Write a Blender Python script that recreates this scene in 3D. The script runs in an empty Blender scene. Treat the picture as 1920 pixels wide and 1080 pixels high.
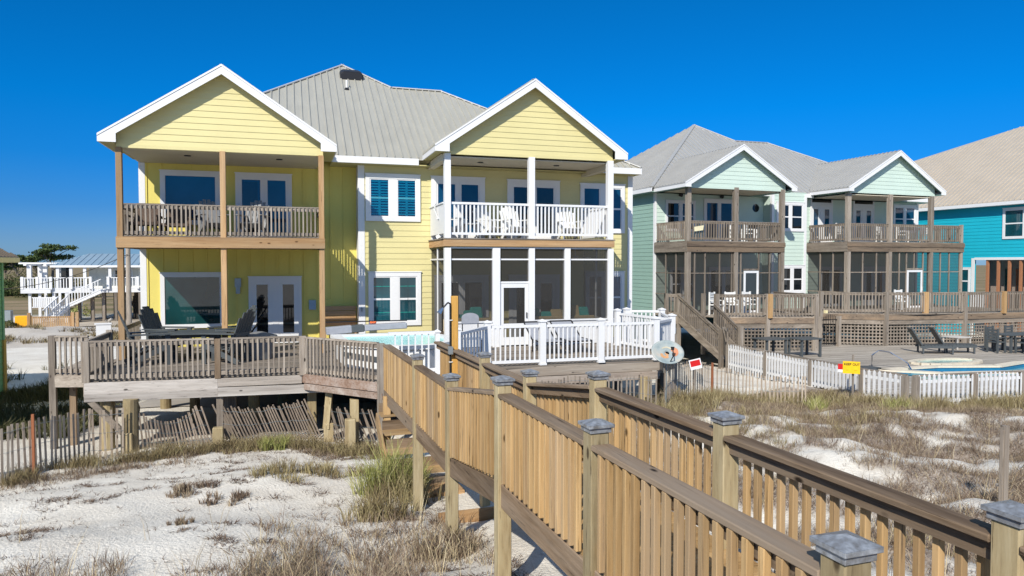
import bpy, math, random
import numpy as np
from mathutils import Vector, Matrix, noise as mnoise
random.seed(7); np.random.seed(7)
SC = bpy.context.scene
COL = SC.collection
R = math.radians

# ------------------------------------------------------------------ camera, sky, sun, exposure
cam = bpy.data.cameras.new('camera'); camo = bpy.data.objects.new('camera', cam); COL.objects.link(camo)
cam.sensor_width = 36; cam.lens = 1350/1920*36; cam.clip_start = .05; cam.clip_end = 3000
camo.location = (0, 0, 5); camo.rotation_euler = (R(90-1.951), 0, -math.atan(420/1350))
SC.camera = camo
SC.view_settings.view_transform = 'Standard'; SC.view_settings.look = 'None'
SC.view_settings.gamma = 1; SC.view_settings.exposure = 0.48; SC.view_settings.use_curve_mapping = False
W = bpy.data.worlds.new('World'); SC.world = W; W.use_nodes = True
nt = W.node_tree; bg = nt.nodes['Background']
SUN_DIR = Vector((.829, 1.106, -1.0)).normalized()      # light travels to the right, away from the viewer, down
ELEV = math.asin(-SUN_DIR.z); AZ = math.atan2(-SUN_DIR.x, -SUN_DIR.y)
sky = nt.nodes.new('ShaderNodeTexSky'); sky.sky_type = 'NISHITA'; sky.sun_disc = False
sky.sun_elevation = ELEV; sky.sun_rotation = AZ; sky.altitude = 0; sky.air_density = 1.0; sky.dust_density = .3; sky.ozone_density = 4
hs = nt.nodes.new('ShaderNodeHueSaturation'); hs.inputs['Saturation'].default_value = 1.0; hs.inputs['Value'].default_value = 1.0
nt.links.new(sky.outputs[0], hs.inputs['Color'])
# sky tint: deep autumn blue in view, unseen top brightened, warmed to fill shade
tc = nt.nodes.new('ShaderNodeTexCoord'); sz = nt.nodes.new('ShaderNodeSeparateXYZ'); nt.links.new(tc.outputs['Generated'], sz.inputs[0])
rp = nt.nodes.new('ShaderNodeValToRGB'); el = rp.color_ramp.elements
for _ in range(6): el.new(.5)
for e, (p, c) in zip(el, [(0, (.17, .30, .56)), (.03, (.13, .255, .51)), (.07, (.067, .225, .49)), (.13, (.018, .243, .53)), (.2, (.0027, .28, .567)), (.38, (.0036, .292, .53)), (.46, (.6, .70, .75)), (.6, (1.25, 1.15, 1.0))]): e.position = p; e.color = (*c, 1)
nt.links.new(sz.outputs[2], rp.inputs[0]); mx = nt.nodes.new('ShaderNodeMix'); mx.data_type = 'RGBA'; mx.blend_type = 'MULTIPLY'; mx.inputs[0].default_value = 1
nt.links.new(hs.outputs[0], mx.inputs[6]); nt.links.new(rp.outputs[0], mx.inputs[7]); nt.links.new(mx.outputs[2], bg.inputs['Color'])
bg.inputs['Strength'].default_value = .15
sl = bpy.data.lights.new('sun', 'SUN'); sl.energy = 4.1; sl.angle = R(.5); sl.color = (1, .95, .86)
so = bpy.data.objects.new('sun', sl); COL.objects.link(so); so.rotation_euler = SUN_DIR.to_track_quat('-Z', 'Y').to_euler(); so.location = (-20, -20, 30)

# ------------------------------------------------------------------ materials
def new_mat(name, rough=.8, spec=.3):
    m = bpy.data.materials.new(name); m.use_nodes = True
    b = m.node_tree.nodes['Principled BSDF']; b.inputs['Roughness'].default_value = rough
    b.inputs['Specular IOR Level'].default_value = spec
    return m, m.node_tree, b
def N(nt, t, **k):
    n = nt.nodes.new(t)
    for a, v in k.items():
        if a in n.inputs.keys(): n.inputs[a].default_value = v
        else: setattr(n, a, v)
    return n
def ramp(nt, fac, stops):
    r = nt.nodes.new('ShaderNodeValToRGB'); el = r.color_ramp.elements
    while len(el) < len(stops): el.new(.5)
    for e, (p, c) in zip(el, stops): e.position = p; e.color = (*c, 1)
    nt.links.new(fac, r.inputs[0]); return r.outputs[0]
def mixc(nt, fac, a, b, mode='MIX'):
    m = nt.nodes.new('ShaderNodeMix'); m.data_type = 'RGBA'; m.blend_type = mode
    if isinstance(fac, (int, float)): m.inputs[0].default_value = fac
    else: nt.links.new(fac, m.inputs[0])
    for i, c in ((6, a), (7, b)):
        if isinstance(c, tuple): m.inputs[i].default_value = (*c, 1)
        else: nt.links.new(c, m.inputs[i])
    return m.outputs[2]
def pos(nt, scale=(1, 1, 1)):
    g = nt.nodes.new('ShaderNodeNewGeometry'); mp = nt.nodes.new('ShaderNodeMapping')
    mp.inputs['Scale'].default_value = scale; nt.links.new(g.outputs['Position'], mp.inputs[0]); return mp.outputs[0]
def noise(nt, vec, scale, detail=4, rough=.55):
    n = N(nt, 'ShaderNodeTexNoise'); n.inputs['Scale'].default_value = scale; n.inputs['Detail'].default_value = detail
    n.inputs['Roughness'].default_value = rough; nt.links.new(vec, n.inputs['Vector']); return n.outputs['Fac']
def bump(nt, b, h, dist=.01, strength=.5):
    bp = nt.nodes.new('ShaderNodeBump'); bp.inputs['Distance'].default_value = dist; bp.inputs['Strength'].default_value = strength
    nt.links.new(h, bp.inputs['Height']); nt.links.new(bp.outputs[0], b.inputs['Normal'])
def paint(name, c, rough=.55, var=.08, spec=.3, dirt=None, scale=.8):
    m, t, b = new_mat(name, rough, spec)
    v = pos(t); n1 = noise(t, v, scale, 5); n2 = noise(t, v, 14, 3)
    d = tuple(x*(1-var*2.2) for x in c) if dirt is None else dirt
    col = ramp(t, n1, [(.25, d), (.62, c)])
    col = mixc(t, .25, col, ramp(t, n2, [(.3, tuple(x*(1-var*2) for x in c)), (.7, c)]))
    t.links.new(col, b.inputs['Base Color']); bump(t, b, n2, .002, .3); return m
def wood(name, cols, axis, grain=34, knot=True, rough=.82, stretch=.06, bumpd=.004, cell=0, weather=None):
    m, t, b = new_mat(name, rough, .2)
    s = [1, 1, 1]; s['xyz'.index(axis)] = stretch
    v = pos(t, tuple(s)); oi = t.nodes.new('ShaderNodeObjectInfo')
    add = t.nodes.new('ShaderNodeVectorMath'); add.operation = 'ADD'; mu = t.nodes.new('ShaderNodeVectorMath'); mu.operation = 'SCALE'
    cb = t.nodes.new('ShaderNodeCombineXYZ')
    for i in range(3): t.links.new(oi.outputs['Random'], cb.inputs[i])
    t.links.new(cb.outputs[0], mu.inputs[0]); mu.inputs['Scale'].default_value = 13
    t.links.new(v, add.inputs[0]); t.links.new(mu.outputs[0], add.inputs[1]); vec = add.outputs[0]
    g = noise(t, vec, grain, 6, .65); big = noise(t, vec, grain*.16, 4)
    col = ramp(t, g, [(.28, cols[0]), (.5, cols[1]), (.72, cols[2])])
    col2 = ramp(t, big, [(.32, cols[0]), (.5, cols[1]), (.7, cols[2])])
    col = mixc(t, .55, col, col2)
    cs = [1, 1, 1]; cs['xyz'.index(axis)] = stretch*.35
    crk = noise(t, pos(t, tuple(cs)), grain*1.7, 5, .7); col = mixc(t, ramp(t, crk, [(.335, (1, 1, 1)), (.40, (0, 0, 0))]), col, tuple(x*.38 for x in cols[0]))
    if weather: col = mixc(t, ramp(t, noise(t, v, 3.1, 5, .6), [(.46, (0, 0, 0)), (.66, (.7, .7, .7))]), col, weather)
    hv = t.nodes.new('ShaderNodeHueSaturation'); mr = N(t, 'ShaderNodeMapRange'); mr.inputs[3].default_value = .74; mr.inputs[4].default_value = 1.2
    t.links.new(oi.outputs['Random'], mr.inputs[0]); t.links.new(mr.outputs[0], hv.inputs['Value']); t.links.new(col, hv.inputs['Color']); col = hv.outputs[0]
    if cell:
        vc = t.nodes.new('ShaderNodeTexVoronoi'); s2 = [1/cell]*3; s2['xyz'.index(axis)] = .25
        t.links.new(pos(t, tuple(s2)), vc.inputs['Vector']); vc.inputs['Scale'].default_value = 1
        sp = t.nodes.new('ShaderNodeSeparateColor'); t.links.new(vc.outputs['Color'], sp.inputs[0])
        h2 = t.nodes.new('ShaderNodeHueSaturation'); m2 = N(t, 'ShaderNodeMapRange'); m2.inputs[3].default_value = .75; m2.inputs[4].default_value = 1.2
        t.links.new(sp.outputs[0], m2.inputs[0]); t.links.new(m2.outputs[0], h2.inputs['Value']); t.links.new(col, h2.inputs['Color']); col = h2.outputs[0]
    if knot:
        kv = t.nodes.new('ShaderNodeTexVoronoi'); s3 = [1, 1, 1]; s3['xyz'.index(axis)] = .45
        t.links.new(pos(t, tuple(s3)), kv.inputs['Vector']); kv.inputs['Scale'].default_value = 4.5
        kf = ramp(t, kv.outputs['Distance'], [(.06, (1, 1, 1)), (.11, (0, 0, 0))])
        col = mixc(t, kf, col, tuple(x*.35 for x in cols[0]))
    t.links.new(col, b.inputs['Base Color']); bump(t, b, g, bumpd, .6); return m
GREY = ((.12, .095, .075), (.27, .228, .185), (.42, .37, .31))
TAN = ((.25, .145, .058), (.41, .262, .118), (.53, .365, .185))
NEWW = ((.26, .135, .055), (.40, .245, .12), (.52, .35, .19))
BROWN = ((.06, .038, .022), (.17, .115, .07), (.31, .225, .15))
OLD = ((.10, .08, .062), (.21, .175, .14), (.33, .28, .23))
GREENP = ((.19, .135, .07), (.33, .26, .145), (.44, .37, .235))
def wset(nm, c, **k): return {a: wood(nm+'_'+a, c, a, **k) for a in 'xyz'}
WG, WT, WN, WB, WO, WP = (wset('grey_wood', GREY), wset('tan_wood', TAN, weather=(.30, .225, .15)), wset('new_wood', NEWW, weather=(.34, .235, .14)),
    wset('brown_wood', BROWN, weather=(.24, .19, .14)), wset('old_wood', OLD), wset('green_wood', GREENP, stretch=.12))
DECKX = wood('deck_boards_x', GREY, 'x', cell=.145); DECKY = wood('deck_boards_y', GREY, 'y', cell=.145); WALKX = wood('walk_boards', TAN, 'x', cell=.145)
WHITE = paint('white_paint', (.70, .70, .70), .5, .04)
WHITE2 = paint('white_paint_worn', (.66, .66, .66), .6, .12)
YEL = paint('yellow_siding', (.625, .555, .275), .6, .05)
YELB = paint('yellow_board', (.70, .59, .15), .6, .06)
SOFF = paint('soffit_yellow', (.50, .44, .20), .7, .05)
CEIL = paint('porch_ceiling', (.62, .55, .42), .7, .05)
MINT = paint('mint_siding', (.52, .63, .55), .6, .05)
MINT_SHADED = paint('mint_siding_shaded', (.25, .38, .32), .6, .05)  # mint siding with the shade of the side wall darkened into it
TEAL = paint('teal_siding', (.012, .40, .52), .55, .06)
GREENS = paint('green_siding', (.16, .38, .24), .6, .06)
CREAM = paint('cream_siding', (.78, .76, .68), .6, .05)
DARKGREY = paint('charcoal_plastic', (.075, .085, .09), .5, .1)
ADI = paint('grey_plastic', (.21, .215, .22), .5, .08)
WHITEP = paint('white_plastic', (.72, .72, .70), .45, .05)
WICK = paint('brown_wicker', (.11, .075, .055), .8, .25, scale=20)
BLACK = paint('black_metal', (.015, .015, .017), .45, .1)
CONC = paint('concrete', (.40, .36, .31), .9, .12)
TANROOF = None
def metal_roof(name, c, rough=.42):
    m, t, b = new_mat(name, rough, .5); v = pos(t); n = noise(t, v, .7, 5)
    n2 = noise(t, pos(t, (3, .5, .5)), 2.5, 4)
    col = ramp(t, n, [(.3, tuple(x*.88 for x in c)), (.7, c)])
    col = mixc(t, .3, col, ramp(t, n2, [(.35, tuple(x*.8 for x in c)), (.6, c)]))
    t.links.new(col, b.inputs['Base Color']); b.inputs['Metallic'].default_value = .25; return m
ROOFY = metal_roof('roof_warm_grey', (.44, .42, .355)); ROOFM = metal_roof('roof_grey', (.41, .40, .375)); ROOFT = metal_roof('roof_tan', (.52, .45, .36)); ROOFB = metal_roof('roof_blue_grey', (.30, .40, .46))
def glassy(name, c, rough=.03, var=True):
    m, t, b = new_mat(name, rough, .7); v = pos(t, (.5, .5, .35)); n = noise(t, v, 1.6, 2)
    col = ramp(t, n, [(.35, tuple(x*.45 for x in c)), (.65, c)])
    t.links.new(col, b.inputs['Base Color']); b.inputs['Coat Weight'].default_value = .3; b.inputs['Coat Roughness'].default_value = .02; return m
GL = glassy('glass_reflect_blue', (.006, .055, .12)); GLD = glassy('glass_dark', (.008, .012, .016)); GLT = glassy('glass_teal', (.008, .075, .10)); GLG = glassy('glass_green_room', (.012, .065, .068))  # blue pane: the reflected sky is put into its base colour
def pane_mat():
    m = bpy.data.materials.new('pane_glass'); m.use_nodes = True; t = m.node_tree; t.nodes.clear()
    o = t.nodes.new('ShaderNodeOutputMaterial'); mx = t.nodes.new('ShaderNodeMixShader'); tr = t.nodes.new('ShaderNodeBsdfTransparent'); gl = t.nodes.new('ShaderNodeBsdfGlossy')
    tr.inputs[0].default_value = (.30, .66, .74, 1); gl.inputs['Roughness'].default_value = .02; mx.inputs[0].default_value = .12
    t.links.new(tr.outputs[0], mx.inputs[1]); t.links.new(gl.outputs[0], mx.inputs[2]); t.links.new(mx.outputs[0], o.inputs[0]); return m
PANE = pane_mat()
def screen_mat(name, op, c=(.05, .048, .045)):
    m = bpy.data.materials.new(name); m.use_nodes = True; t = m.node_tree; t.nodes.clear()
    o = t.nodes.new('ShaderNodeOutputMaterial'); mx = t.nodes.new('ShaderNodeMixShader'); tr = t.nodes.new('ShaderNodeBsdfTransparent'); df = t.nodes.new('ShaderNodeBsdfDiffuse')
    df.inputs[0].default_value = (*c, 1); mx.inputs[0].default_value = op
    t.links.new(tr.outputs[0], mx.inputs[1]); t.links.new(df.outputs[0], mx.inputs[2]); t.links.new(mx.outputs[0], o.inputs[0]); return m
SCR = screen_mat('insect_screen', .62); SCR2 = screen_mat('insect_screen_far', .55)
def flat(name, c, rough=.6, metal=0, spec=.3):
    m, t, b = new_mat(name, rough, spec); n = noise(t, pos(t), 9, 3)
    t.links.new(ramp(t, n, [(.3, tuple(x*.85 for x in c)), (.7, c)]), b.inputs['Base Color']); b.inputs['Metallic'].default_value = metal; return m
RED = flat('red_paint', (.55, .01, .012)); YSIGN = flat('yellow_plastic', (.85, .52, .01)); INK = flat('black_ink', (.01, .01, .01)); CHROME = flat('chrome', (.6, .6, .62), .15, 1)
TEALC = flat('teal_cushion', (.02, .33, .28), .9); TANC = flat('tan_cushion', (.50, .38, .2), .9); PALEC = flat('pale_cushion', (.5, .62, .58), .9); GREYV = flat('grey_vinyl', (.30, .31, .34), .6)
CABLE = flat('cable', (.04, .035, .03)); YBOX = flat('yellow_box', (.85, .40, .01)); GREYM = flat('grey_metal', (.33, .36, .36), .4, .5); ORANGE = flat('orange', (.8, .16, .05)); SILV = flat('pale_board', (.55, .52, .48))
RUST = flat('rust', (.30, .11, .05), .9); BLUETILE = flat('blue_tile', (.02, .16, .30), .3)
def water_mat(name, c, s=14):
    m, t, b = new_mat(name, .04, .8); n = noise(t, pos(t), s, 3)
    t.links.new(ramp(t, n, [(.35, tuple(x*.55 for x in c)), (.65, c)]), b.inputs['Base Color']); bump(t, b, n, .03, .5); return m
TUBW = water_mat('tub_water', (.22, .78, .74)); POOLW = water_mat('pool_water', (.25, .52, .50), 3)
def cap_mat():
    m, t, b = new_mat('post_cap', .28, .5); v = pos(t); n = noise(t, v, 26, 5)
    t.links.new(ramp(t, n, [(.3, (.11, .105, .10)), (.55, (.20, .21, .225)), (.75, (.31, .325, .345))]), b.inputs['Base Color']); return m
CAPM = cap_mat()
def dish_mat():
    m, t, b = new_mat('dish_face', .55, .3); tc = t.nodes.new('ShaderNodeTexCoord'); n = noise(t, pos(t), 3.4, 4)
    col = ramp(t, n, [(.35, (.20, .25, .26)), (.5, (.29, .33, .32)), (.65, (.38, .37, .33)), (.78, (.40, .25, .15))])
    t.links.new(col, b.inputs['Base Color']); return m
DISHM = dish_mat()

# ------------------------------------------------------------------ mesh builder
class MB:
    def __init__(s, T=None): s.v = []; s.f = []; s.mi = []; s.T = T; s.cur = 0
    def add(s, vs, fs):
        o = len(s.v)
        for p in vs: s.v.append(tuple(s.T(*p)) if s.T else tuple(p))
        for f in fs: s.f.append(tuple(i+o for i in f)); s.mi.append(s.cur)
        return s
    def box(s, x0, x1, y0, y1, z0, z1):
        return s.add([(x0, y0, z0), (x1, y0, z0), (x1, y1, z0), (x0, y1, z0), (x0, y0, z1), (x1, y0, z1), (x1, y1, z1), (x0, y1, z1)],
            [(0, 3, 2, 1), (4, 5, 6, 7), (0, 1, 5, 4), (1, 2, 6, 5), (2, 3, 7, 6), (3, 0, 4, 7)])
    def bar(s, p, q, w, h, up=(0, 0, 1)):
        p = Vector(p); q = Vector(q); d = (q-p).normalized(); u = Vector(up)
        a = d.cross(u)
        if a.length < 1e-4: a = d.cross(Vector((0, 1, 0)))
        a = a.normalized()*w/2; b = a.cross(d).normalized()*h/2
        vs = [p-a-b, p+a-b, p+a+b, p-a+b, q-a-b, q+a-b, q+a+b, q-a+b]
        return s.add([tuple(v) for v in vs], [(0, 1, 2, 3), (7, 6, 5, 4), (0, 4, 5, 1), (1, 5, 6, 2), (2, 6, 7, 3), (3, 7, 4, 0)])
    def tube(s, p, q, r0, r1=None, n=8, caps=True):
        r1 = r0 if r1 is None else r1
        p = Vector(p); q = Vector(q); d = (q-p).normalized(); a = d.orthogonal().normalized(); b = d.cross(a)
        vs = []
        for c, r in ((p, r0), (q, r1)):
            for k in range(n):
                t = 2*math.pi*k/n; vs.append(tuple(c+a*math.cos(t)*r+b*math.sin(t)*r))
        fs = [(k, (k+1) % n, n+(k+1) % n, n+k) for k in range(n)]
        if caps: fs += [tuple(range(n-1, -1, -1)), tuple(range(n, 2*n))]
        return s.add(vs, fs)
    def path(s, pts, r, n=6):
        for a, b in zip(pts[:-1], pts[1:]): s.tube(a, b, r, r, n)
        return s
    def prism(s, pts, vec):
        n = len(pts); vec = Vector(vec); vs = [tuple(p) for p in pts]+[tuple(Vector(p)+vec) for p in pts]
        fs = [tuple(range(n)), tuple(range(2*n-1, n-1, -1))]+[(k, n+k, n+(k+1) % n, (k+1) % n) for k in range(n)]
        return s.add(vs, fs)
    def poly(s, pts): return s.add(pts, [tuple(range(len(pts)))])
    def build(s, name, mats, parent=None, bevel=0, smooth=False):
        vs = np.array(s.v, dtype=float); lo = vs.min(0); hi = vs.max(0); c = np.array([(lo[0]+hi[0])/2, (lo[1]+hi[1])/2, lo[2]])
        me = bpy.data.meshes.new(name); me.from_pydata((vs-c).tolist(), [], s.f)
        if not isinstance(mats, (list, tuple)): mats = [mats]
        for m in mats: me.materials.append(m)
        if len(mats) > 1: me.polygons.foreach_set('material_index', s.mi)
        if smooth: me.polygons.foreach_set('use_smooth', [True]*len(me.polygons))
        me.update()
        o = bpy.data.objects.new(name, me); COL.objects.link(o)
        WL[o.name] = Vector(c)
        if parent: o.parent = parent; o.location = Vector(c)-WL[parent.name]
        else: o.location = c
        if bevel:
            b = o.modifiers.new('bevel', 'BEVEL'); b.width = bevel; b.segments = 1; b.limit_method = 'ANGLE'
        return o
WL = {}
def tag(o, label, cat, group=None, kind=None):
    if label: o['label'] = label
    if cat: o['category'] = cat
    if group: o['group'] = group
    if kind: o['kind'] = kind
    return o
def thing(name, loc, label, cat, group=None):
    o = bpy.data.objects.new(name, None); COL.objects.link(o); o.location = loc; WL[o.name] = Vector(loc); o.empty_display_size = .2
    return tag(o, label, cat, group)
def dup(root, loc, rz, label, group=None):
    r = root.copy(); COL.objects.link(r); r.location = loc; r.rotation_euler = (0, 0, rz); r['label'] = label; WL[r.name] = Vector(loc)
    if group: r['group'] = group
    for ch in list(root.children):
        c = ch.copy(); COL.objects.link(c); c.parent = r
        for g in list(ch.children): d = g.copy(); COL.objects.link(d); d.parent = c
    return r
def frame(O, deg):
    a = R(deg); c, s = math.cos(a), math.sin(a)
    return lambda u, v, z: (O[0]+u*c-v*s, O[1]+u*s+v*c, z)

# ------------------------------------------------------------------ ground
CP = [(-5, 15.2, 1.0), (-3.3, 16.8, 1.0), (-1.5, 17, .98), (.8, 16.2, 1.03), (1.3, 15.4, 1.04), (2.5, 13.5, 1.2), (2.2, 10.5, 1.35), (1.6, 8.6, 1.56), (-3, 9, 1.72), (-1, 8.2, 1.8),
      (-4, 12, 1.35), (-1, 12, 1.38), (1, 6, 1.9), (-3, 5, 2.2), (2.4, 5, 1.9), (3.5, 8, 1.8), (0, 1, 2.3), (4, 2, 2.1), (6, 5, 2.0), (8, 8, 1.85), (6, 10, 1.7), (4.5, 12, 1.5), (5, 15.5, 1.35),
      (8.3, 15.4, 1.42), (9.8, 16.3, 1.35), (11, 15.5, 1.45), (10, 12, 1.85), (13, 11, 1.9), (12, 8, 1.9), (9, 6, 2.0), (16, 12.5, 1.35), (19, 13.2, 1.2), (22, 14, 1.2), (13.5, 14.6, 1.25), (17, 10, 1.9), (20, 8, 1.9),
      (12.5, 17, 1.2), (11.5, 19, 1.1), (-5, 19, .8), (-7, 18, .9), (-9, 22, .7), (-6, 23, .55), (0, 20, .7), (4, 20, .7), (0, 24, .3), (4, 24, .3), (10, 24, .3), (-6, 28, .3), (-9, 30, .35), (-14, 45, .3), (-15, 52, .35), (-16, 57, .3), (-17, 62, .12),
      (20, 20, .9), (20, 30, .3), (32, 22, .9), (28, 40, .2), (0, 34, .2), (10, 34, .2), (-20, 15, 1), (-25, 30, .5), (30, 8, 1.6), (0, -10, 2.2), (-20, 70, .1), (-20, 90, 0), (-40, 100, 0), (40, 90, 0), (0, 100, 0)]
CPA = np.array(CP)
def gbase(x, y):
    x = np.asarray(x, float); y = np.asarray(y, float)
    num = np.zeros_like(x); den = np.zeros_like(x)
    for cx, cy, cz in CPA:
        w = 1/(((x-cx)**2+(y-cy)**2)**1.6+.02); num += w*cz; den += w
    return num/den
def wav(x, y, f, s): return np.sin(x*f+1.3*np.sin(y*f*.7+s)+s)*np.sin(y*f*.9+1.1*np.sin(x*f*.6+s*2)+s*1.7)
def gheight(x, y):
    x = np.asarray(x, float); y = np.asarray(y, float)
    z = gbase(x, y)
    right = 1/(1+np.exp(-(x-4.2)*2)); near = np.clip((22-y)/6, 0, 1)
    z = z+near*right*(.16*wav(x, y, 1.1, .5)+.08*wav(x, y, 2.6, 2.1)+.04*wav(x, y, 5.1, 4))
    z = z+near*(1-right)*(.035*wav(x, y, 1.5, 1.1)+.015*wav(x, y, 4.1, 3.1)+.008*wav(x, y, 9, .1))
    bank = np.exp(-((y-55)/5)**2)*np.exp(-((x+17)/9)**2)*(x < -8)
    z = z+bank*(.25+.15*wav(x, y, .9, 2)+.08*wav(x, y, 2.4, 5))
    return z
def vnoise(x, y, f, seed):
    x = np.asarray(x, float)*f+seed*17.3; y = np.asarray(y, float)*f+seed*9.1; xi = np.floor(x).astype(np.int64); yi = np.floor(y).astype(np.int64); fx = x-xi; fy = y-yi
    h = lambda a, b: (((a*374761393+b*668265263+seed*974711) ^ ((a*374761393+b*668265263) >> 13))*1274126177 & 0x7fffffff)/0x7fffffff
    fx = fx*fx*(3-2*fx); fy = fy*fy*(3-2*fy)
    return (h(xi, yi)*(1-fx)+h(xi+1, yi)*fx)*(1-fy)+(h(xi, yi+1)*(1-fx)+h(xi+1, yi+1)*fx)*fy
def fbm(x, y, f, seed, o=5):
    t = 0; a = .5; n = 0
    for k in range(o): t = t+a*vnoise(x, y, f*2**k, seed+k); n += a; a *= .55
    return t/n
def veg_right(x, y):
    """0 bare white sand .. 1 dense brown scrub, on the dunes right of the boardwalk"""
    v = .62*fbm(x, y, .75, 5)+.38*fbm(x, y, 3.0, 8, 4)+.14*np.clip((np.asarray(y)-13.2)/2, 0, 1)+.04*(np.asarray(y) < 8)
    return np.clip((v-.475)*10+.42, 0, 1)*(np.asarray(x) > 3.3)
def veg_left(x, y):
    x = np.asarray(x, float); y = np.asarray(y, float)
    r_ = np.abs(fbm(x*.75, y*1.5, 1.0, 21, 4)-.5); return np.clip((.022-r_)/.012, 0, 1)*np.clip((fbm(x, y, .6, 31, 3)-.42)*8, 0, 1)*(x < 2.4)
def gz(x, y): return float(gheight(np.array([x]), np.array([y]))[0])
def axis(segs):
    out = []
    for a, b, st in segs: out += list(np.arange(a, b-1e-6, st))
    out.append(segs[-1][1]); return np.array(out)
gx = axis([(-1500, -200, 260), (-200, -60, 20), (-60, -28, 2), (-28, -8, .6), (-8, 17, .13), (17, 40, .6), (40, 80, 4), (80, 300, 30), (300, 1500, 200)])
gy = axis([(-300, -20, 40), (-20, 1, 1.5), (1, 19, .13), (19, 34, .5), (34, 70, .7), (70, 120, 5), (120, 300, 30), (300, 2500, 275)])
XX, YY = np.meshgrid(gx, gy); ZZ = gheight(XX, YY)
nv = XX.size; vs = np.stack([XX.ravel(), YY.ravel(), ZZ.ravel()], 1)
nx = len(gx); ny = len(gy); ii = np.arange(nx-1)[None, :]+np.arange(ny-1)[:, None]*nx; ii = ii.ravel()
fc = np.stack([ii, ii+1, ii+nx+1, ii+nx], 1)
def fast_mesh(name, verts, faces, mats, smooth=False, attr=None):
    me = bpy.data.meshes.new(name); k = faces.shape[1]
    me.vertices.add(len(verts)); me.vertices.foreach_set('co', verts.astype(np.float32).ravel())
    me.loops.add(faces.size); me.loops.foreach_set('vertex_index', faces.astype(np.int32).ravel())
    me.polygons.add(len(faces)); me.polygons.foreach_set('loop_start', np.arange(0, faces.size, k, dtype=np.int32))
    me.polygons.foreach_set('loop_total', np.full(len(faces), k, np.int32))
    if smooth: me.polygons.foreach_set('use_smooth', np.ones(len(faces), bool))
    me.update(calc_edges=True); me.validate()
    if attr is not None:
        a = me.attributes.new('rnd', 'FLOAT', 'POINT'); a.data.foreach_set('value', attr.astype(np.float32))
    for m in mats: me.materials.append(m)
    o = bpy.data.objects.new(name, me); COL.objects.link(o); WL[o.name] = Vector((0, 0, 0)); return o
def sand_mat():
    m, t, b = new_mat('sand', .95, .1); v = pos(t)
    n1 = noise(t, v, .9, 5); n2 = noise(t, v, 9, 6, .7); n3 = noise(t, v, 60, 3)
    sand = ramp(t, n1, [(.3, (.56, .505, .42)), (.6, (.70, .655, .57))])
    lit = noise(t, pos(t, (1, 1.6, 1)), 4.2, 8, .78)
    litter = ramp(t, lit, [(.60, (0, 0, 0)), (.67, (1, 1, 1))])
    sand = mixc(t, litter, sand, (.19, .13, .095))
    sand = mixc(t, .22, sand, ramp(t, n3, [(.35, (.35, .30, .25)), (.6, (.8, .76, .7))]))
    # right-hand dunes carry brown leaf litter; far field is marsh
    sx = t.nodes.new('ShaderNodeSeparateXYZ'); g = t.nodes.new('ShaderNodeNewGeometry'); t.links.new(g.outputs['Position'], sx.inputs[0])
    mr = N(t, 'ShaderNodeMapRange'); mr.inputs[1].default_value = 3.4; mr.inputs[2].default_value = 5.2; t.links.new(sx.outputs[0], mr.inputs[0])
    veg = ramp(t, noise(t, v, .7, 8, .72), [(.44, (1, 1, 1)), (.56, (0, 0, 0))])
    mm = t.nodes.new('ShaderNodeMath'); mm.operation = 'MULTIPLY'; av = t.nodes.new('ShaderNodeAttribute'); av.attribute_name = 'rnd'; t.links.new(ramp(t, noise(t, v, 30, 4, .7), [(.30, (.55, .55, .55)), (.62, (1, 1, 1))]), mm.inputs[0]); t.links.new(av.outputs['Fac'], mm.inputs[1])
    brn = ramp(t, n2, [(.32, (.10, .07, .055)), (.5, (.20, .15, .115)), (.70, (.40, .33, .27))])
    col = mixc(t, mm.outputs[0], sand, brn)
    far = N(t, 'ShaderNodeMapRange'); far.inputs[1].default_value = 74; far.inputs[2].default_value = 80; t.links.new(sx.outputs[1], far.inputs[0])
    marsh = ramp(t, noise(t, pos(t, (.05, .2, 1)), 1, 4), [(.35, (.13, .115, .05)), (.6, (.27, .20, .12))])
    col = mixc(t, far.outputs[0], col, marsh)
    t.links.new(col, b.inputs['Base Color'])
    ad = t.nodes.new('ShaderNodeMath'); ad.operation = 'ADD'; t.links.new(n2, ad.inputs[0]); t.links.new(noise(t, v, 26, 3), ad.inputs[1])
    bump(t, b, ad.outputs[0], .05, .55); return m
grd = fast_mesh('ground', vs, fc, [sand_mat()], True, attr=np.where((vs[:, 1] < 18) & (vs[:, 1] > 0) & (vs[:, 0] < 30), veg_right(vs[:, 0], vs[:, 1]), .45*((vs[:, 1] > 46) & (vs[:, 1] < 60) & (vs[:, 0] < -5)))+0.0); tag(grd, None, None, kind='structure')
m, t, b = new_mat('driveway_mat', .95, .1); t.links.new(ramp(t, noise(t, pos(t), .8, 5), [(.3, (.36, .30, .23)), (.7, (.47, .41, .33))]), b.inputs['Base Color'])
def ground_sheet(name, x0, x1, y0, y1, n, m, dz=.03, skew=0):
    xs = np.linspace(x0, x1, n); ys = np.linspace(y0, y1, n); A, B = np.meshgrid(xs, ys); A = A+skew*(B-y0)
    V = np.stack([A.ravel(), B.ravel(), gheight(A, B).ravel()+dz], 1)
    k = (np.arange(n-1)[None, :]+np.arange(n-1)[:, None]*n).ravel(); F = np.stack([k, k+1, k+n+1, k+n], 1)
    return tag(fast_mesh(name, V, F, [m], True), None, None, kind='structure')
ground_sheet('driveway', -19.5, 6, 60, 71.5, 30, m, .05)
ground_sheet('concrete_pad', -4.6, 11.5, 24.2, 34, 24, CONC, .03)

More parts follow.
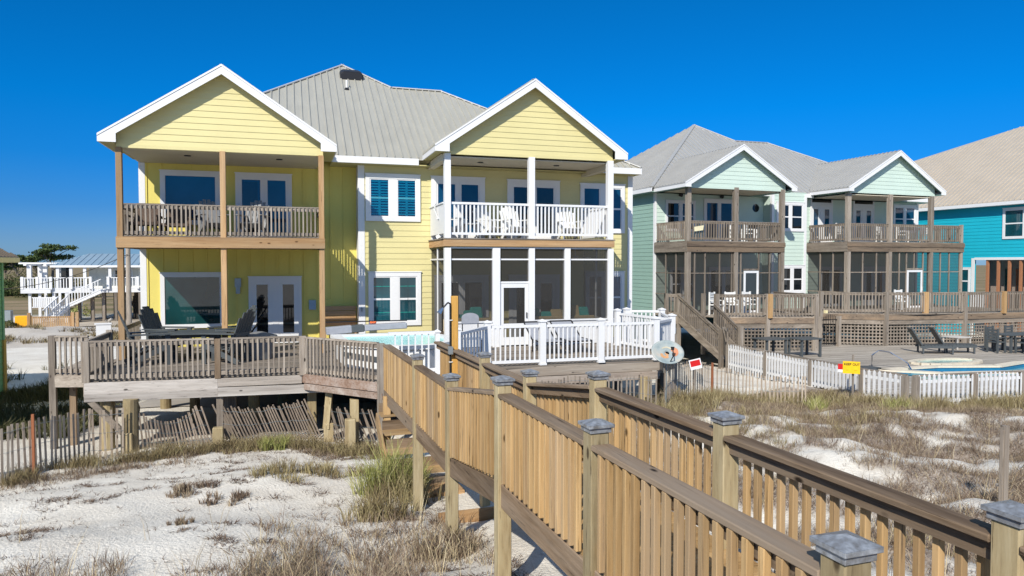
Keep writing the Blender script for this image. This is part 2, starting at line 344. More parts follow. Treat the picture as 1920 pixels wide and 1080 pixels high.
# ------------------------------------------------------------------ construction helpers
def clip_z(poly, z0, z1):
    def half(p, zc, keep):
        out = []
        for i in range(len(p)):
            a, c = p[i], p[(i+1) % len(p)]; ia = keep(a[1], zc); ic = keep(c[1], zc)
            if ia: out.append(a)
            if ia != ic:
                tt = (zc-a[1])/(c[1]-a[1]); out.append((a[0]+(c[0]-a[0])*tt, zc))
        return out
    p = half(poly, z0, lambda z, c: z >= c-1e-9); return half(p, z1, lambda z, c: z <= c+1e-9) if len(p) > 2 else []
def lap(mb, O, ud, nd, poly, pitch=.178, lip=.014):
    O = Vector(O); ud = Vector(ud); nd = Vector(nd); zmin = min(p[1] for p in poly); zmax = max(p[1] for p in poly); z = zmin
    while z < zmax-1e-4:
        z1 = min(z+pitch, zmax); c = clip_z(poly, z, z1)
        if len(c) > 2:
            W3 = lambda p, k: tuple(O+ud*p[0]+nd*k+Vector((0, 0, p[1])))
            mb.poly([W3(p, .004+lip*(1-(p[1]-z)/pitch)) for p in c])
            bot = sorted([p for p in c if abs(p[1]-z) < 1e-6])
            if len(bot) > 1: a, e = bot[0], bot[-1]; mb.poly([W3(a, 0), W3(a, .004+lip), W3(e, .004+lip), W3(e, 0)])
        z = z1
    return mb
def roof_face(mb, pts, cross, rib=.24, th=.05, ribw=.04, ribh=.042):
    """pts: convex 3-D polygon, cross: horizontal unit vector across the slope."""
    P = [Vector(p) for p in pts]; n = None
    for i in range(len(P)):
        n = (P[(i+1) % len(P)]-P[i]).cross(P[(i+2) % len(P)]-P[(i+1) % len(P)])
        if n.length > 1e-3: break
    n.normalize()
    if n.z < 0: n = -n
    mb.prism(pts, (0, 0, -th)); cr = Vector((*cross, 0)).normalized()
    cs = [p.dot(cr) for p in P]; lo, hi = min(cs), max(cs); k = math.ceil(lo/rib)*rib
    while k < hi:
        X = []
        for i in range(len(P)):
            a, c = P[i], P[(i+1) % len(P)]; ca, cc = a.dot(cr), c.dot(cr)
            if (ca-k)*(cc-k) < 0: X.append(a+(c-a)*((k-ca)/(cc-ca)))
        if len(X) == 2 and (X[1]-X[0]).length > .15: mb.bar(X[0]+n*ribh*.4, X[1]+n*ribh*.4, ribw, ribh, n)
        k += rib
    return mb
def scan_boards(mb, poly, z, along='x', w=.14, gap=.009, th=.036):
    ys = [p[1 if along == 'x' else 0] for p in poly]; k = min(ys)
    while k < max(ys)-.02:
        def xs_at(c):
            X = []
            for i in range(len(poly)):
                a, e = poly[i], poly[(i+1) % len(poly)]
                if along != 'x': a, e = (a[1], a[0]), (e[1], e[0])
                if (a[1]-c)*(e[1]-c) < 0: X.append(a[0]+(e[0]-a[0])*(c-a[1])/(e[1]-a[1]))
            return (min(X), max(X)) if len(X) > 1 else None
        e = min(k+w, max(ys)); r0 = xs_at(k+.004); r1 = xs_at(e-gap)
        if r0 and r1:
            ct = [(r0[0], k), (r0[1], k), (r1[1], e-gap), (r1[0], e-gap)]
            if along != 'x': ct = [(y, x) for x, y in ct]
            mb.prism([(x, y, z) for x, y in ct], (0, 0, -th))
        k += w
    return mb
def ax_of(p, q): return 'x' if abs(p[0]-q[0]) > abs(p[1]-q[1]) else 'y'
def railing(parent, p, q, ztop, zbot, wood_, style, sp=.115, T=None, individual=True, bw=.038, out=None, capw=.14, zt2=None, zb2=None, name='railing'):
    """one section between two posts; p,q plan points in frame T; returns the part."""
    T = T or (lambda a, b_, c: (a, b_, c)); zt2 = ztop if zt2 is None else zt2; zb2 = zbot if zb2 is None else zb2
    M = (lambda a: wood_[a]) if isinstance(wood_, dict) else (lambda a: wood_)
    P = Vector(T(p[0], p[1], 0)); Q = Vector(T(q[0], q[1], 0)); d = Q-P; L = d.length; d.normalize(); nrm = Vector((d.y, -d.x, 0))
    o = Vector((0, 0, 0)) if out is None else nrm*out; a = ax_of(P, Q)
    pt = lambda t, z, off=0: (P.x+d.x*t+o.x*off, P.y+d.y*t+o.y*off, z)
    zt = lambda t: ztop+(zt2-ztop)*t/L; zb = lambda t: zbot+(zb2-zbot)*t/L
    if style == 'white':
        r = MB().bar(pt(0, ztop-.03), pt(L, zt2-.03), .075, .065).build(name, M(a), parent)
        MB().bar(pt(0, zbot+.05), pt(L, zb2+.05), .05, .07).build('bottom_rail', M(a), r)
        z0, z1, off, br = .07, .06, 0, None
    elif style == 'over':     # balusters screwed to the outside of two rails
        r = MB().bar(pt(0, ztop-.018), pt(L, zt2-.018), .075, .036).build(name, M(a), parent)
        MB().bar(pt(0, ztop-.085), pt(L, zt2-.085), .036, .085).build('upper_rail', M(a), r)
        MB().bar(pt(0, zbot+.06), pt(L, zb2+.06), .036, .085).build('bottom_rail', M(a), r)
        z0, z1, off = .0, .036, .042
    else:                     # boardwalk: broad cap board, rail beneath, pickets outside
        r = MB().bar(pt(0, ztop-.02), pt(L, zt2-.02), capw, .038).build(name, WB[a], parent, bevel=.006)
        MB().bar(pt(0, ztop-.09, -.0), pt(L, zt2-.09, -.0), .038, .088).build('upper_rail', WB[a], r)
        MB().bar(pt(0, zbot+.10, -.0), pt(L, zb2+.10, -.0), .038, .088).build('bottom_rail', M(a), r)
        z0, z1, off = .0, .04, .050
    n = max(1, int(round(L/sp))-1); ang = math.atan2(d.y, d.x); mats = M('z')
    if individual:
        src = None; slope = abs(zt2-ztop) > .02
        for k in range(n):
            t = L*(k+1)/(n+1)+(random.uniform(-.006, .006) if style != 'white' else 0); c = pt(t, 0, off/abs(out) if out else 0) if out else pt(t, 0)
            zz0, zz1 = zb(t)+z0, zt(t)-z1
            if src is None:
                s = MB(); h = zz1-zz0
                if style == 'pickets': s.prism([(-bw/2, -bw/2, 0), (bw/2, -bw/2, 0), (bw/2, bw/2, 0), (-bw/2, bw/2, 0)], (0, 0, h))
                else: s.box(-bw/2, bw/2, -bw/2, bw/2, 0, h)
                b0 = s.build('baluster', mats, r, bevel=.004 if style == 'pickets' else 0); src = b0; h0 = h
                b_ = b0
            else:
                b_ = src.copy(); COL.objects.link(b_); b_.parent = r
            b_.location = Vector((c[0], c[1], zz0))-WL[r.name]; b_.rotation_euler = (0, 0, ang)
    else:
        s = MB()
        for k in range(n):
            t = L*(k+1)/(n+1); c = pt(t, 0, off/abs(out) if out else 0) if out else pt(t, 0)
            s.bar((c[0], c[1], zb(t)+z0), (c[0], c[1], zt(t)-z1), bw, bw, d)
        s.build('balusters', mats, r)
    return r
def window(parent, T, u0, u1, z0, z1, v, kind='fixed', glass=GL, tw=.11, dp=.065, name='window', trim=WHITE, n=2, mull=.16):
    """window lying on wall plane v of frame T, outer trim size given; outward is -v."""
    f = MB(T)
    f.box(u0, u0+tw, v-dp, v, z0, z1); f.box(u1-tw, u1, v-dp, v, z0, z1); f.box(u0+tw, u1-tw, v-dp, v, z1-tw, z1); f.box(u0+tw, u1-tw, v-dp, v, z0, z0+tw)
    f.box(u0-.02, u1+.02, v-dp-.015, v, z1, z1+.03)
    fr = f.build(name, trim, parent); a, b, c, d = u0+tw, u1-tw, z0+tw, z1-tw
    g = MB(T); s = MB(T); gy = v-.036
    if kind == 'fixed': g.box(a, b, gy, v-.003, c, d)
    elif kind in ('slider', 'french', 'pair', 'shutter'):
        m_ = (a+b)/2; mw = .05 if kind == 'slider' else .09 if kind == 'french' else mull/2
        s.box(m_-mw, m_+mw, v-dp+.008, v-.002, c, d)
        fw = .055 if kind == 'slider' else .13 if kind == 'french' else .035
        for (x0, x1) in ((a, m_-mw), (m_+mw, b)):
            s.box(x0, x0+fw, v-dp+.015, v-.002, c, d); s.box(x1-fw, x1, v-dp+.015, v-.002, c, d)
            s.box(x0+fw, x1-fw, v-dp+.015, v-.002, d-fw, d); s.box(x0+fw, x1-fw, v-dp+.015, v-.002, c, c+(fw if kind != 'french' else .22))
            if kind in ('pair', 'shutter'):
                zm = (c+d)/2; s.box(x0+fw, x1-fw, v-dp+.02, v-.002, zm-.03, zm+.03)
            if kind == 'shutter':
                bk = MB(T).box(x0+fw, x1-fw, v-.022, v-.019, c+fw, d-fw); bk.build('backing', GLD, fr)
                sh = MB(T); sh.box((x0+x1)/2-.035, (x0+x1)/2+.035, v-.042, v-.023, c+fw, d-fw)
                zz = c+fw+.04
                while zz < d-fw-.02: sh.add([(x0+fw, v-.040, zz), (x1-fw, v-.040, zz), (x1-fw, v-.024, zz+.045), (x0+fw, v-.024, zz+.045)], [(0, 1, 2, 3)]); zz += .085
                sh.build('shutter', SHUT, fr)
                MB(T).box(x0+fw, x1-fw, v-.047, v-.044, c+fw, d-fw).build('pane', PANE, fr)
            else: g.box(x0+fw, x1-fw, gy, v-.003, c+(.22 if kind == 'french' else fw), d-fw)
    elif kind == 'hung':
        zm = (c+d)/2; s.box(a, b, v-dp+.01, v-.002, zm-.035, zm+.035); g.box(a, b, gy, v-.003, c, d)
    if s.v: s.build('sash', trim, fr)
    if g.v: g.build('pane', glass, fr)
    return fr
SHUT = flat('shutter_teal', (.42, .70, .72), .6)
I3 = lambda a, b, c: (a, b, c)


# ================================================================== YELLOW DUPLEX
YH = thing('beach_duplex', (3.6, 28, .3), 'large yellow two storey beach duplex with grey metal roof and two front gables', 'house')
BL, BR, BC = 23.5, 22.9, 22.45       # left wall plane, right wall plane, main eave line
# walls
w = MB(); w.box(-4.1, 2.3, BL, 34, 2.3, 8.2)
for k in range(16):
    x = -3.98+.405*k
    if x < 2.2: w.box(x, x+.05, BL-.03, BL, 2.3, 8.2)
w.build('wall', YELB, YH)
w = MB(); w.box(2.3, 11.5, BR, 34, 2.3, 8.2); lap(w, (2.3, BR, 0), (1, 0, 0), (0, -1, 0), [(0, 2.3), (9.2, 2.3), (9.2, 8.2), (0, 8.2)], .178)
w.build('wall', YEL, YH)
w = MB(); w.box(2.1, 2.3, BR-.03, BR+.06, 2.3, 8.2); w.box(2.1, 2.26, BR+.06, BL, 2.3, 8.2); w.build('corner_trim', WHITE, YH)
w = MB(); w.box(11.35, 11.53, BR-.035, BR+.14, 2.3, 8.2); w.build('corner_trim', WHITE, YH)
w = MB(); w.box(-4.15, -3.98, BL-.04, BL+.16, 2.3, 8.2); w.build('corner_trim', WHITE, YH)
# floor slab / joists under the house, piles
w = MB(); w.box(-4.05, 11.45, 23.0, 33.9, 2.02, 2.3)
w.build('floor_frame', WO['x'], YH)
for (x, y) in [(-3.6, 24), (-.2, 24.2), (3.2, 23.6), (6.6, 23.6), (10.9, 23.6), (-3.6, 28.5), (0, 28.5), (4, 28.5), (8, 28.5), (-3.6, 33), (2, 33), (8, 33)]:
    s = MB(); s.tube((x, y, gz(x, y)-.3), (x, y, 2.04), .16, .15, 12); s.build('piling', WP['z'], YH, smooth=False)
s = MB(); s.box(-.6, 11.3, 26.5, 33.5, .1, 2.03); s.build('underfloor_dark_block', wood('underfloor_shade', ((.03, .025, .02), (.06, .05, .04), (.10, .085, .07)), 'z'), YH)  # dark block added under the house to deepen the shade there
# main hip roof (front slope with two peaks, left and right slopes, back)
ze = 8.27; yb = 2*28.9-BC
A = (-4.5, BC, ze); P1 = (2.1, 28.9, 12.68); V = (3.78, 27.2, 11.53); Rr = (5.65, 27.2, 11.53); E1 = (11.65, BC, ze)
rf = MB()
roof_face(rf, [A, (3.78, BC, ze), V, P1], (1, 0), .245)
roof_face(rf, [(3.78, BC, ze), (5.65, BC, ze), Rr, V], (1, 0), .245)
roof_face(rf, [(5.65, BC, ze), E1, Rr], (1, 0), .245)
roof_face(rf, [A, P1, (-4.5, yb, ze)], (0, 1), .245)
roof_face(rf, [P1, V, (3.78, 30.6, 11.53)], (0, 1), .3)
roof_face(rf, [E1, Rr, (5.65, 30.6, 11.53), (11.65, yb, ze)], (0, 1), .245)
rf.prism([(-4.5, yb, ze), P1, (3.78, 30.6, 11.53), (5.65, 30.6, 11.53), (11.65, yb, ze)], (0, 0, -.05))
rfo = rf.build('roof', ROOFY, YH)
rc = MB()
for a, b_ in ((A, P1), (P1, V), (V, Rr), (Rr, E1)): rc.bar((a[0], a[1]+.02, a[2]+.03), (b_[0], b_[1]+.02, b_[2]+.03), .17, .035)
rc.build('ridge_cap', flat('ridge_light', (.58, .57, .54), .4, .2), rfo)
# roof vent, plumbing vent pipe
def on_roof(x, px=None): return None
vx, vy = 2.35, 27.95; vz = ze+.6785*(vy-BC)
T = frame((vx, vy), 0)
s = MB(); s.prism([(vx-.42, vy-.30, vz-.18), (vx+.42, vy-.30, vz-.18), (vx+.42, vy-.30, vz+.06), (vx+.30, vy-.28, vz+.15), (vx-.30, vy-.28, vz+.15), (vx-.42, vy-.30, vz+.06)], (0, .55, .22)); s.build('vent_hood', BLACK, rfo, bevel=.04)
vx, vy = 2.1, 26.9; vz = ze+.6785*(vy-BC)
s = MB(); s.tube((vx, vy, vz-.05), (vx, vy, vz+.34), .035, n=8); s.build('vent_pipe', WHITEP, rfo)
s = MB(); s.tube((vx, vy, vz-.02), (vx, vy, vz+.07), .12, .05, 10); s.build('pipe_boot', BLACK, rfo)
# main eave: fascia + soffit
w = MB(); w.box(1.2, 3.93, BC-.03, BC, 8.06, 8.26); w.build('fascia', WHITE, YH)
w = MB(); w.box(9.98, 11.65, BC-.03, BC, 8.06, 8.26); w.box(11.62, 11.65, BC, 34.2, 8.06, 8.26); w.build('fascia', WHITE, YH)
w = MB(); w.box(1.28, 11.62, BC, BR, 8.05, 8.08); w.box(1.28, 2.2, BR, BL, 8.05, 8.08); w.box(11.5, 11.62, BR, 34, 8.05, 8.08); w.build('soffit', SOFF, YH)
# two projecting porch gables
def gable(x0, x1, xc, zb, zpk, zeave, xe0, xe1, mat, roofm, name, parent, T=I3, yf=20.7, yr=20.2, zr_back=4.6, pitch=.166, trim=WHITE, soff=SOFF, pork=.42, ribs=True, ev=BC):
    sl = (zpk-zeave)/((xe1-xe0)/2)
    g = MB(T); y = yf; inset = .0
    pk = zb+ (xc-x0)*sl*.98
    zc = lambda x: zeave-.09+(x-xe0)*sl if x < xc else zeave-.09+(xe1-x)*sl
    c = [(x0, zb), (x1, zb), (x1, zc(x1)), (xc, zpk-.09), (x0, zc(x0))]
    Tn = lambda a, b_, c_: T(a, b_, c_)
    lp = MB(T); O = Vector((0, yf+.01, 0)); lap(lp, O, (1, 0, 0), (0, -1, 0), c, pitch)
    lp.prism([(a_, yf+.015, b_) for a_, b_ in c], (0, .06, 0))
    go = lp.build(name, mat, parent)
    bm_ = MB(T); bm_.box(x0, x1, yf-.012, yf+.10, zb-.06, zb+.03); bm_.build('gable_beam', mat, go)
    # roof slopes
    r = MB(T)
    yk = ev+(zpk-zeave)/.6785
    roof_face(r, [(xe0, yr, zeave), (xc, yr, zpk), (xc, yk+.4, zpk), (xe0, ev, zeave)], (0, 1), .245) if ribs else r.prism([(xe0, yr, zeave), (xc, yr, zpk), (xc, yk+.4, zpk), (xe0, ev, zeave)], (0, 0, -.05))
    roof_face(r, [(xe1, yr, zeave), (xc, yr, zpk), (xc, yk+.4, zpk), (xe1, ev, zeave)], (0, 1), .245) if ribs else r.prism([(xe1, yr, zeave), (xc, yr, zpk), (xc, yk+.4, zpk), (xe1, ev, zeave)], (0, 0, -.05))
    r.bar((xc, yr+.02, zpk-.004), (xc, yk+.3, zpk-.004), .10, .015)
    ro = r.build('roof', roofm, parent)
    # rake boards with boxed ends
    k = MB(T); th = .035
    for sx, xe in ((-1, xe0), (1, xe1)):
        d = .055; hgt = .20
        k.prism([(xe, yr-.03, zeave-.06), (xc, yr-.03, zpk-.06), (xc, yr-.03, zpk-.06-hgt), (xe-sx*pork, yr-.03, zeave-.06+pork*sl-hgt), (xe-sx*pork, yr-.03, zeave-.20), (xe, yr-.03, zeave-.20)], (0, th, 0))
        k.prism([(xe, yr-.045, zeave-.0), (xc, yr-.045, zpk-.0), (xc, yr-.045, zpk-.055), (xe, yr-.045, zeave-.055)], (0, .05, 0))
        k.box(min(xe, xe-sx*.03), max(xe, xe-sx*.03), yr+.005, ev, zeave-.20, zeave-.055)
    k.build('rake_board', trim, ro)
    # soffits under the rake and the side eaves
    q = MB(T)
    for sx, xe in ((-1, xe0), (1, xe1)):
        q.prism([(xe-sx*.05, yr+.005, zeave-.075+.05*sl), (xc, yr+.005, zpk-.075), (xc, yf, zpk-.075), (xe-sx*.05, yf, zeave-.075+.05*sl)], (0, 0, -.02))
        q.box(min(xe-sx*.03, xe-sx*.36), max(xe-sx*.03, xe-sx*.36), yr+.01, ev, zeave-.20, zeave-.175)
        q.box(min(xe-sx*.34, xe-sx*.5), max(xe-sx*.34, xe-sx*.5), yf+.08, ev+.5, zb-.06, zb+.12)
    q.build('soffit', soff, ro)
    return go
gable(-4.16, .96, -1.61, 8.03, 10.21, 8.26, -4.53, 1.31, YEL, ROOFY, 'gable_wall', YH, yr=20.42)
gable(4.36, 9.74, 7.08, 8.25, 10.49, 8.42, 4.05, 10.11, YEL, ROOFY, 'gable_wall', YH, yr=20.42)
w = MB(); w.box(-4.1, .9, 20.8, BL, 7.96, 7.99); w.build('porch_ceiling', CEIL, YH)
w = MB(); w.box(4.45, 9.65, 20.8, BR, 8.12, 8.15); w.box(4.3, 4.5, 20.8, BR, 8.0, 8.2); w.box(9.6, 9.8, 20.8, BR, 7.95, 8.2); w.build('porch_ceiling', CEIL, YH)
for x in (-2.6, -.2, 5.7, 8.2):
    s = MB(); s.tube((x, 21.6, 7.94 if x < 3 else 8.10), (x, 21.6, 7.97 if x < 3 else 8.13), .09, n=12); s.build('recessed_light', BLACK, YH)
# windows and doors
window(YH, I3, -3.58, -1.93, 6.15, 7.74, BL, 'fixed', GL, .14)
sdo = window(YH, I3, -1.50, .14, 5.70, 7.74, BL, 'slider', GL, .13, name='sliding_door')
s = MB(); s.box(-1.31, -.86, BL-.044, BL-.040, 5.9, 7.5); s.build('open_gap', GLD, sdo)
window(YH, I3, -3.62, -1.86, 3.06, 4.71, BL, 'fixed', GLG, .12)
window(YH, I3, -1.16, .40, 2.53, 4.58, BL, 'french', GLD, .10, name='french_door')
window(YH, I3, 2.33, 4.05, 6.33, 7.79, BR, 'shutter', tw=.13, mull=.24)
lw = window(YH, I3, 2.40, 4.06, 3.03, 4.72, BR, 'pair', GLT, tw=.13, mull=.24)
for xa in (2.82, 3.64): s = MB(); s.box(xa-.006, xa+.006, BR-.045, BR-.038, 3.2, 4.55); s.build('muntin', GLT, lw)
for za in (3.45, 4.28):
    for xa in (2.57, 3.39): s = MB(); s.box(xa, xa+.5, BR-.045, BR-.038, za-.008, za+.008); s.build('muntin', TEALC, lw)
window(YH, I3, 4.40, 6.18, 5.72, 7.78, BR, 'slider', GL, .17, name='sliding_door')
window(YH, I3, 6.95, 8.80, 5.72, 7.76, BR, 'slider', GLD, .17, name='sliding_door')
window(YH, I3, 9.55, 11.22, 6.05, 7.72, BR, 'pair', GL, tw=.12, mull=.2)
window(YH, I3, 9.75, 11.22, 2.95, 4.70, BR, 'pair', GL, tw=.12, mull=.2)
window(YH, I3, 4.5, 6.3, 2.55, 4.6, BR, 'slider', GLD, .17, name='sliding_door')
window(YH, I3, 7.0, 8.8, 2.55, 4.6, BR, 'french', GLD, .14, name='french_door')
# wall fittings
s = MB(); s.box(-1.55, -1.37, BL-.12, BL-.02, 4.28, 4.55); s.box(-1.52, -1.40, BL-.10, BL-.03, 4.08, 4.28); s.build('wall_lamp', GREYM, YH)
s = MB(); s.box(.62, .83, BL-.05, BL-.032, 3.55, 3.85); nb = s.build('notice_board', flat('notice_blue', (.32, .42, .5)), YH)
s = MB(); s.box(1.02, 1.3, BL-.08, BL-.022, 3.55, 3.85); s.build('meter_box', YELB, YH)
s = MB(); s.box(2.16, 2.22, BR-.12, BR-.03, 3.58, 3.62); s.tube((2.19, BR-.1, 3.6), (2.19, BR-.1, 3.5), .015); s.build('spigot', GREYM, YH)
# ---- left porch: wooden posts, beam, balcony floor, railings
for x in (-4.105, -1.63, .905):
    s = MB(); s.box(x-.072, x+.072, 20.63, 20.775, 2.5, 7.98); s.build('porch_post', WN['z'], YH, bevel=.006)
s = MB(); s.box(-4.19, .99, 20.575, 20.615, 5.405, 5.69); s.build('balcony_beam', WN['x'], YH, bevel=.006)
s = MB(); s.box(-4.18, -4.14, 20.62, BL, 5.41, 5.69); s.box(.93, .97, 20.62, BL, 5.41, 5.69); s.box(-4.14, .93, 22.3, 22.34, 5.41, 5.65); s.build('balcony_joist', WN['y'], YH)
s = MB(); scan_boards(s, [(-4.14, 20.66), (.93, 20.66), (.93, BL-.03), (-4.14, BL-.03)], 5.735, 'x'); s.build('balcony_floor', DECKX, YH)
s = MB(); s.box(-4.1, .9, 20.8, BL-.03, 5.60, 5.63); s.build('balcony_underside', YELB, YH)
railing(YH, (-4.03, 20.70), (-1.70, 20.70), 6.55, 5.74, WG, 'over', .105, out=.052)
railing(YH, (-1.56, 20.70), (.83, 20.70), 6.55, 5.74, WG, 'over', .105, out=.052)
railing(YH, (-4.105, BL-.05), (-4.105, 20.78), 6.55, 5.74, WG, 'over', .115, out=.052)
railing(YH, (.905, 20.78), (.905, BL-.05), 6.55, 5.74, WG, 'over', .115, out=.052)
# ---- right porch
for x in (4.46, 7.05, 9.645):
    s = MB(); s.box(x-.092, x+.092, 20.62, 20.80, 5.70, 8.2); s.build('porch_post', WHITE, YH)
for x in (4.46, 5.935, 7.05, 8.21, 9.66):
    s = MB(); s.box(x-.092 if x != 5.935 else x-.115, x+.092 if x != 5.935 else x+.115, 20.62, 20.80, 2.5, 5.46); s.build('porch_post', WHITE, YH)
s = MB(); s.box(4.32, 9.76, 20.575, 20.615, 5.50, 5.70); s.build('balcony_beam', WN['x'], YH, bevel=.005)
for a in (4.33, 9.71): s = MB(); s.box(a, a+.04, 20.62, BR-.02, 5.50, 5.70); s.build('balcony_joist', WN['y'], YH)
s = MB(); scan_boards(s, [(4.30, 20.56), (9.78, 20.56), (9.78, BR-.03), (4.30, BR-.03)], 5.745, 'x'); s.build('balcony_floor', DECKX, YH)
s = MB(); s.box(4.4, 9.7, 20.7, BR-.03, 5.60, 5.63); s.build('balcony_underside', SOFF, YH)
railing(YH, (4.55, 20.71), (6.96, 20.71), 6.80, 5.83, WHITE, 'white', .122, bw=.042)
railing(YH, (7.14, 20.71), (9.55, 20.71), 6.80, 5.83, WHITE, 'white', .122, bw=.042)
railing(YH, (9.65, 20.80), (9.65, BR-.04), 6.80, 5.83, WHITE, 'white', .122, bw=.042)
s = MB(); s.box(4.37, 4.42, 20.81, BR-.05, 5.88, 6.76); s.box(4.34, 4.45, 20.81, BR-.05, 6.76, 6.80); s.build('privacy_panel', WHITE, YH)
s = MB()   # screen framing
s.box(4.55, 9.57, 20.66, 20.74, 5.44, 5.49)
for a, b_ in ((4.55, 5.82), (6.05, 6.96), (7.14, 8.12), (8.30, 9.57)): s.box(a, b_, 20.68, 20.72, 5.10, 5.145)
s.box(6.05, 6.96, 20.67, 20.74, 4.40, 4.46); s.build('screen_frame', WHITE, YH)
for a, b_ in ((4.55, 5.82), (7.14, 8.12), (8.30, 9.57)): s = MB(); s.box(a, b_, 20.66, 20.76, 2.52, 3.24); s.box(a, b_, 20.62, 20.80, 3.24, 3.285); s.build('knee_wall', WHITE2, YH)
s = MB()
for a, b_ in ((4.55, 5.82), (7.14, 8.12), (8.30, 9.57)): s.poly([(a, 20.70, 3.285), (b_, 20.70, 3.285), (b_, 20.70, 5.44), (a, 20.70, 5.44)])
s.poly([(6.05, 20.70, 4.46), (6.96, 20.70, 4.46), (6.96, 20.70, 5.44), (6.05, 20.70, 5.44)])
s.poly([(4.41, 20.8, 2.6), (4.41, BR, 2.6), (4.41, BR, 5.44), (4.41, 20.8, 5.44)]); s.poly([(9.7, 20.8, 2.6), (9.7, BR, 2.6), (9.7, BR, 5.44), (9.7, 20.8, 5.44)])
s.build('insect_screen', SCR, YH)
s = MB(); s.box(4.38, 4.44, 21.82, 21.87, 2.5, 5.46); s.box(4.38, 4.44, 20.8, 21.82, 5.10, 5.145); s.box(4.38, 4.44, 21.87, BR, 5.10, 5.145); s.box(4.38, 4.44, 20.8, BR-.05, 2.5, 2.6); s.box(9.67, 9.73, 21.82, 21.87, 2.5, 5.46); s.box(9.67, 9.73, 20.8, 21.82, 3.2, 3.25); s.build('screen_frame', WHITE, YH)
dr = MB(); dr.box(6.06, 6.17, 20.67, 20.71, 2.54, 4.39); dr.box(6.84, 6.95, 20.67, 20.71, 2.54, 4.39); dr.box(6.17, 6.84, 20.67, 20.71, 4.27, 4.39); dr.box(6.17, 6.84, 20.67, 20.71, 3.10, 3.19); dr.box(6.17, 6.84, 20.67, 20.71, 2.54, 2.78)
do = dr.build('screen_door', WHITE, YH)
s = MB(); s.poly([(6.17, 20.69, 2.78), (6.84, 20.69, 2.78), (6.84, 20.69, 4.27), (6.17, 20.69, 4.27)]); s.build('insect_screen', SCR, do)
s = MB(); s.box(6.88, 6.91, 20.64, 20.67, 3.35, 3.52); s.build('handle', BLACK, do)
s = MB(); s.tube((8.9, 21.7, 5.6), (8.9, 21.7, 5.25), .02); s.tube((8.9, 21.7, 5.25), (8.9, 21.7, 5.1), .1, n=12)
for k in range(4):
    a = k*math.pi/2+.3; s.bar((8.9+.1*math.cos(a), 21.7+.1*math.sin(a), 5.2), (8.9+.62*math.cos(a), 21.7+.62*math.sin(a), 5.2), .13, .012)
s.build('ceiling_fan', WHITEP, YH)

# ================================================================== LEFT WEATHERED DECK
LD = thing('wooden_deck', (-1.2, 18.5, 1.0), 'weathered grey raised deck with wooden baluster railing before the left half of the yellow house', 'deck')
FZ = 2.51
poly = [(-4.15, 17.2), (-1.5, 17.0), (.3, 16.95), (3.3, 16.9), (3.3, 23.4), (-4.15, 23.4)]
s = MB(); scan_boards(s, [(-4.15, 17.2), (.3, 17.0), (3.9, 17.0), (3.9, 23.4), (-4.15, 23.4)], FZ, 'x')
scan_boards(s, [(.3, 17.0), (1.87, 15.2), (3.9, 15.2), (3.9, 17.0)], FZ-.004, 'x'); s.build('deck_floor', DECKX, LD)
f = MB(); f.bar((-4.15, 17.19, FZ-.16), (-1.5, 17.02, FZ-.16), .04, .24); f.build('fascia', wood('fascia_grey_top', ((.22, .19, .16), (.42, .38, .34), (.60, .56, .51)), 'x', stretch=.035, grain=26), LD, bevel=.006)
f = MB(); f.bar((-4.15, 17.17, FZ-.36), (-1.5, 17.0, FZ-.36), .04, .18); f.build('fascia', wood('fascia_grey', ((.20, .17, .145), (.40, .36, .32), (.58, .54, .49)), 'x', stretch=.035, grain=26), LD, bevel=.006)
f = MB(); f.bar((-1.5, 17.02, FZ-.14), (.28, 16.98, FZ-.14), .04, .19); f.build('fascia', wood('fascia_pale_top', ((.20, .17, .14), (.34, .30, .26), (.50, .46, .41)), 'x', stretch=.035, grain=26), LD, bevel=.006)
f = MB(); f.bar((-1.5, 16.97, FZ-.34), (.95, 16.93, FZ-.36), .04, .20); f.build('fascia', wood('fascia_pale', ((.22, .19, .165), (.38, .35, .315), (.55, .51, .46)), 'x', stretch=.035, grain=26), LD, bevel=.006)
f = MB(); f.bar((.3, 16.98, FZ-.12), (1.87, 15.18, FZ-.12), .04, .20); f.build('fascia', wood('fascia_rusty_top', ((.14, .07, .04), (.34, .23, .17), (.52, .45, .40)), 'x', stretch=.08, grain=20), LD, bevel=.006)
f = MB(); f.bar((.33, 16.90, FZ-.30), (1.87, 15.14, FZ-.30), .04, .14); f.build('fascia', wood('fascia_rusty', ((.16, .09, .055), (.33, .25, .20), (.50, .44, .39)), 'x', stretch=.08, grain=20), LD, bevel=.006)
f = MB(); f.bar((-4.15, 17.2, FZ-.2), (-4.15, 23.4, FZ-.2), .04, .28); f.bar((1.87, 15.2, FZ-.2), (3.3, 15.2, FZ-.2), .04, .28)
for y in (18.2, 19.2, 20.2, 21.2, 22.2): f.bar((-4.1, y, FZ-.15), (3.8, y, FZ-.15), .04, .2)
f.build('joist', WO['x'], LD)
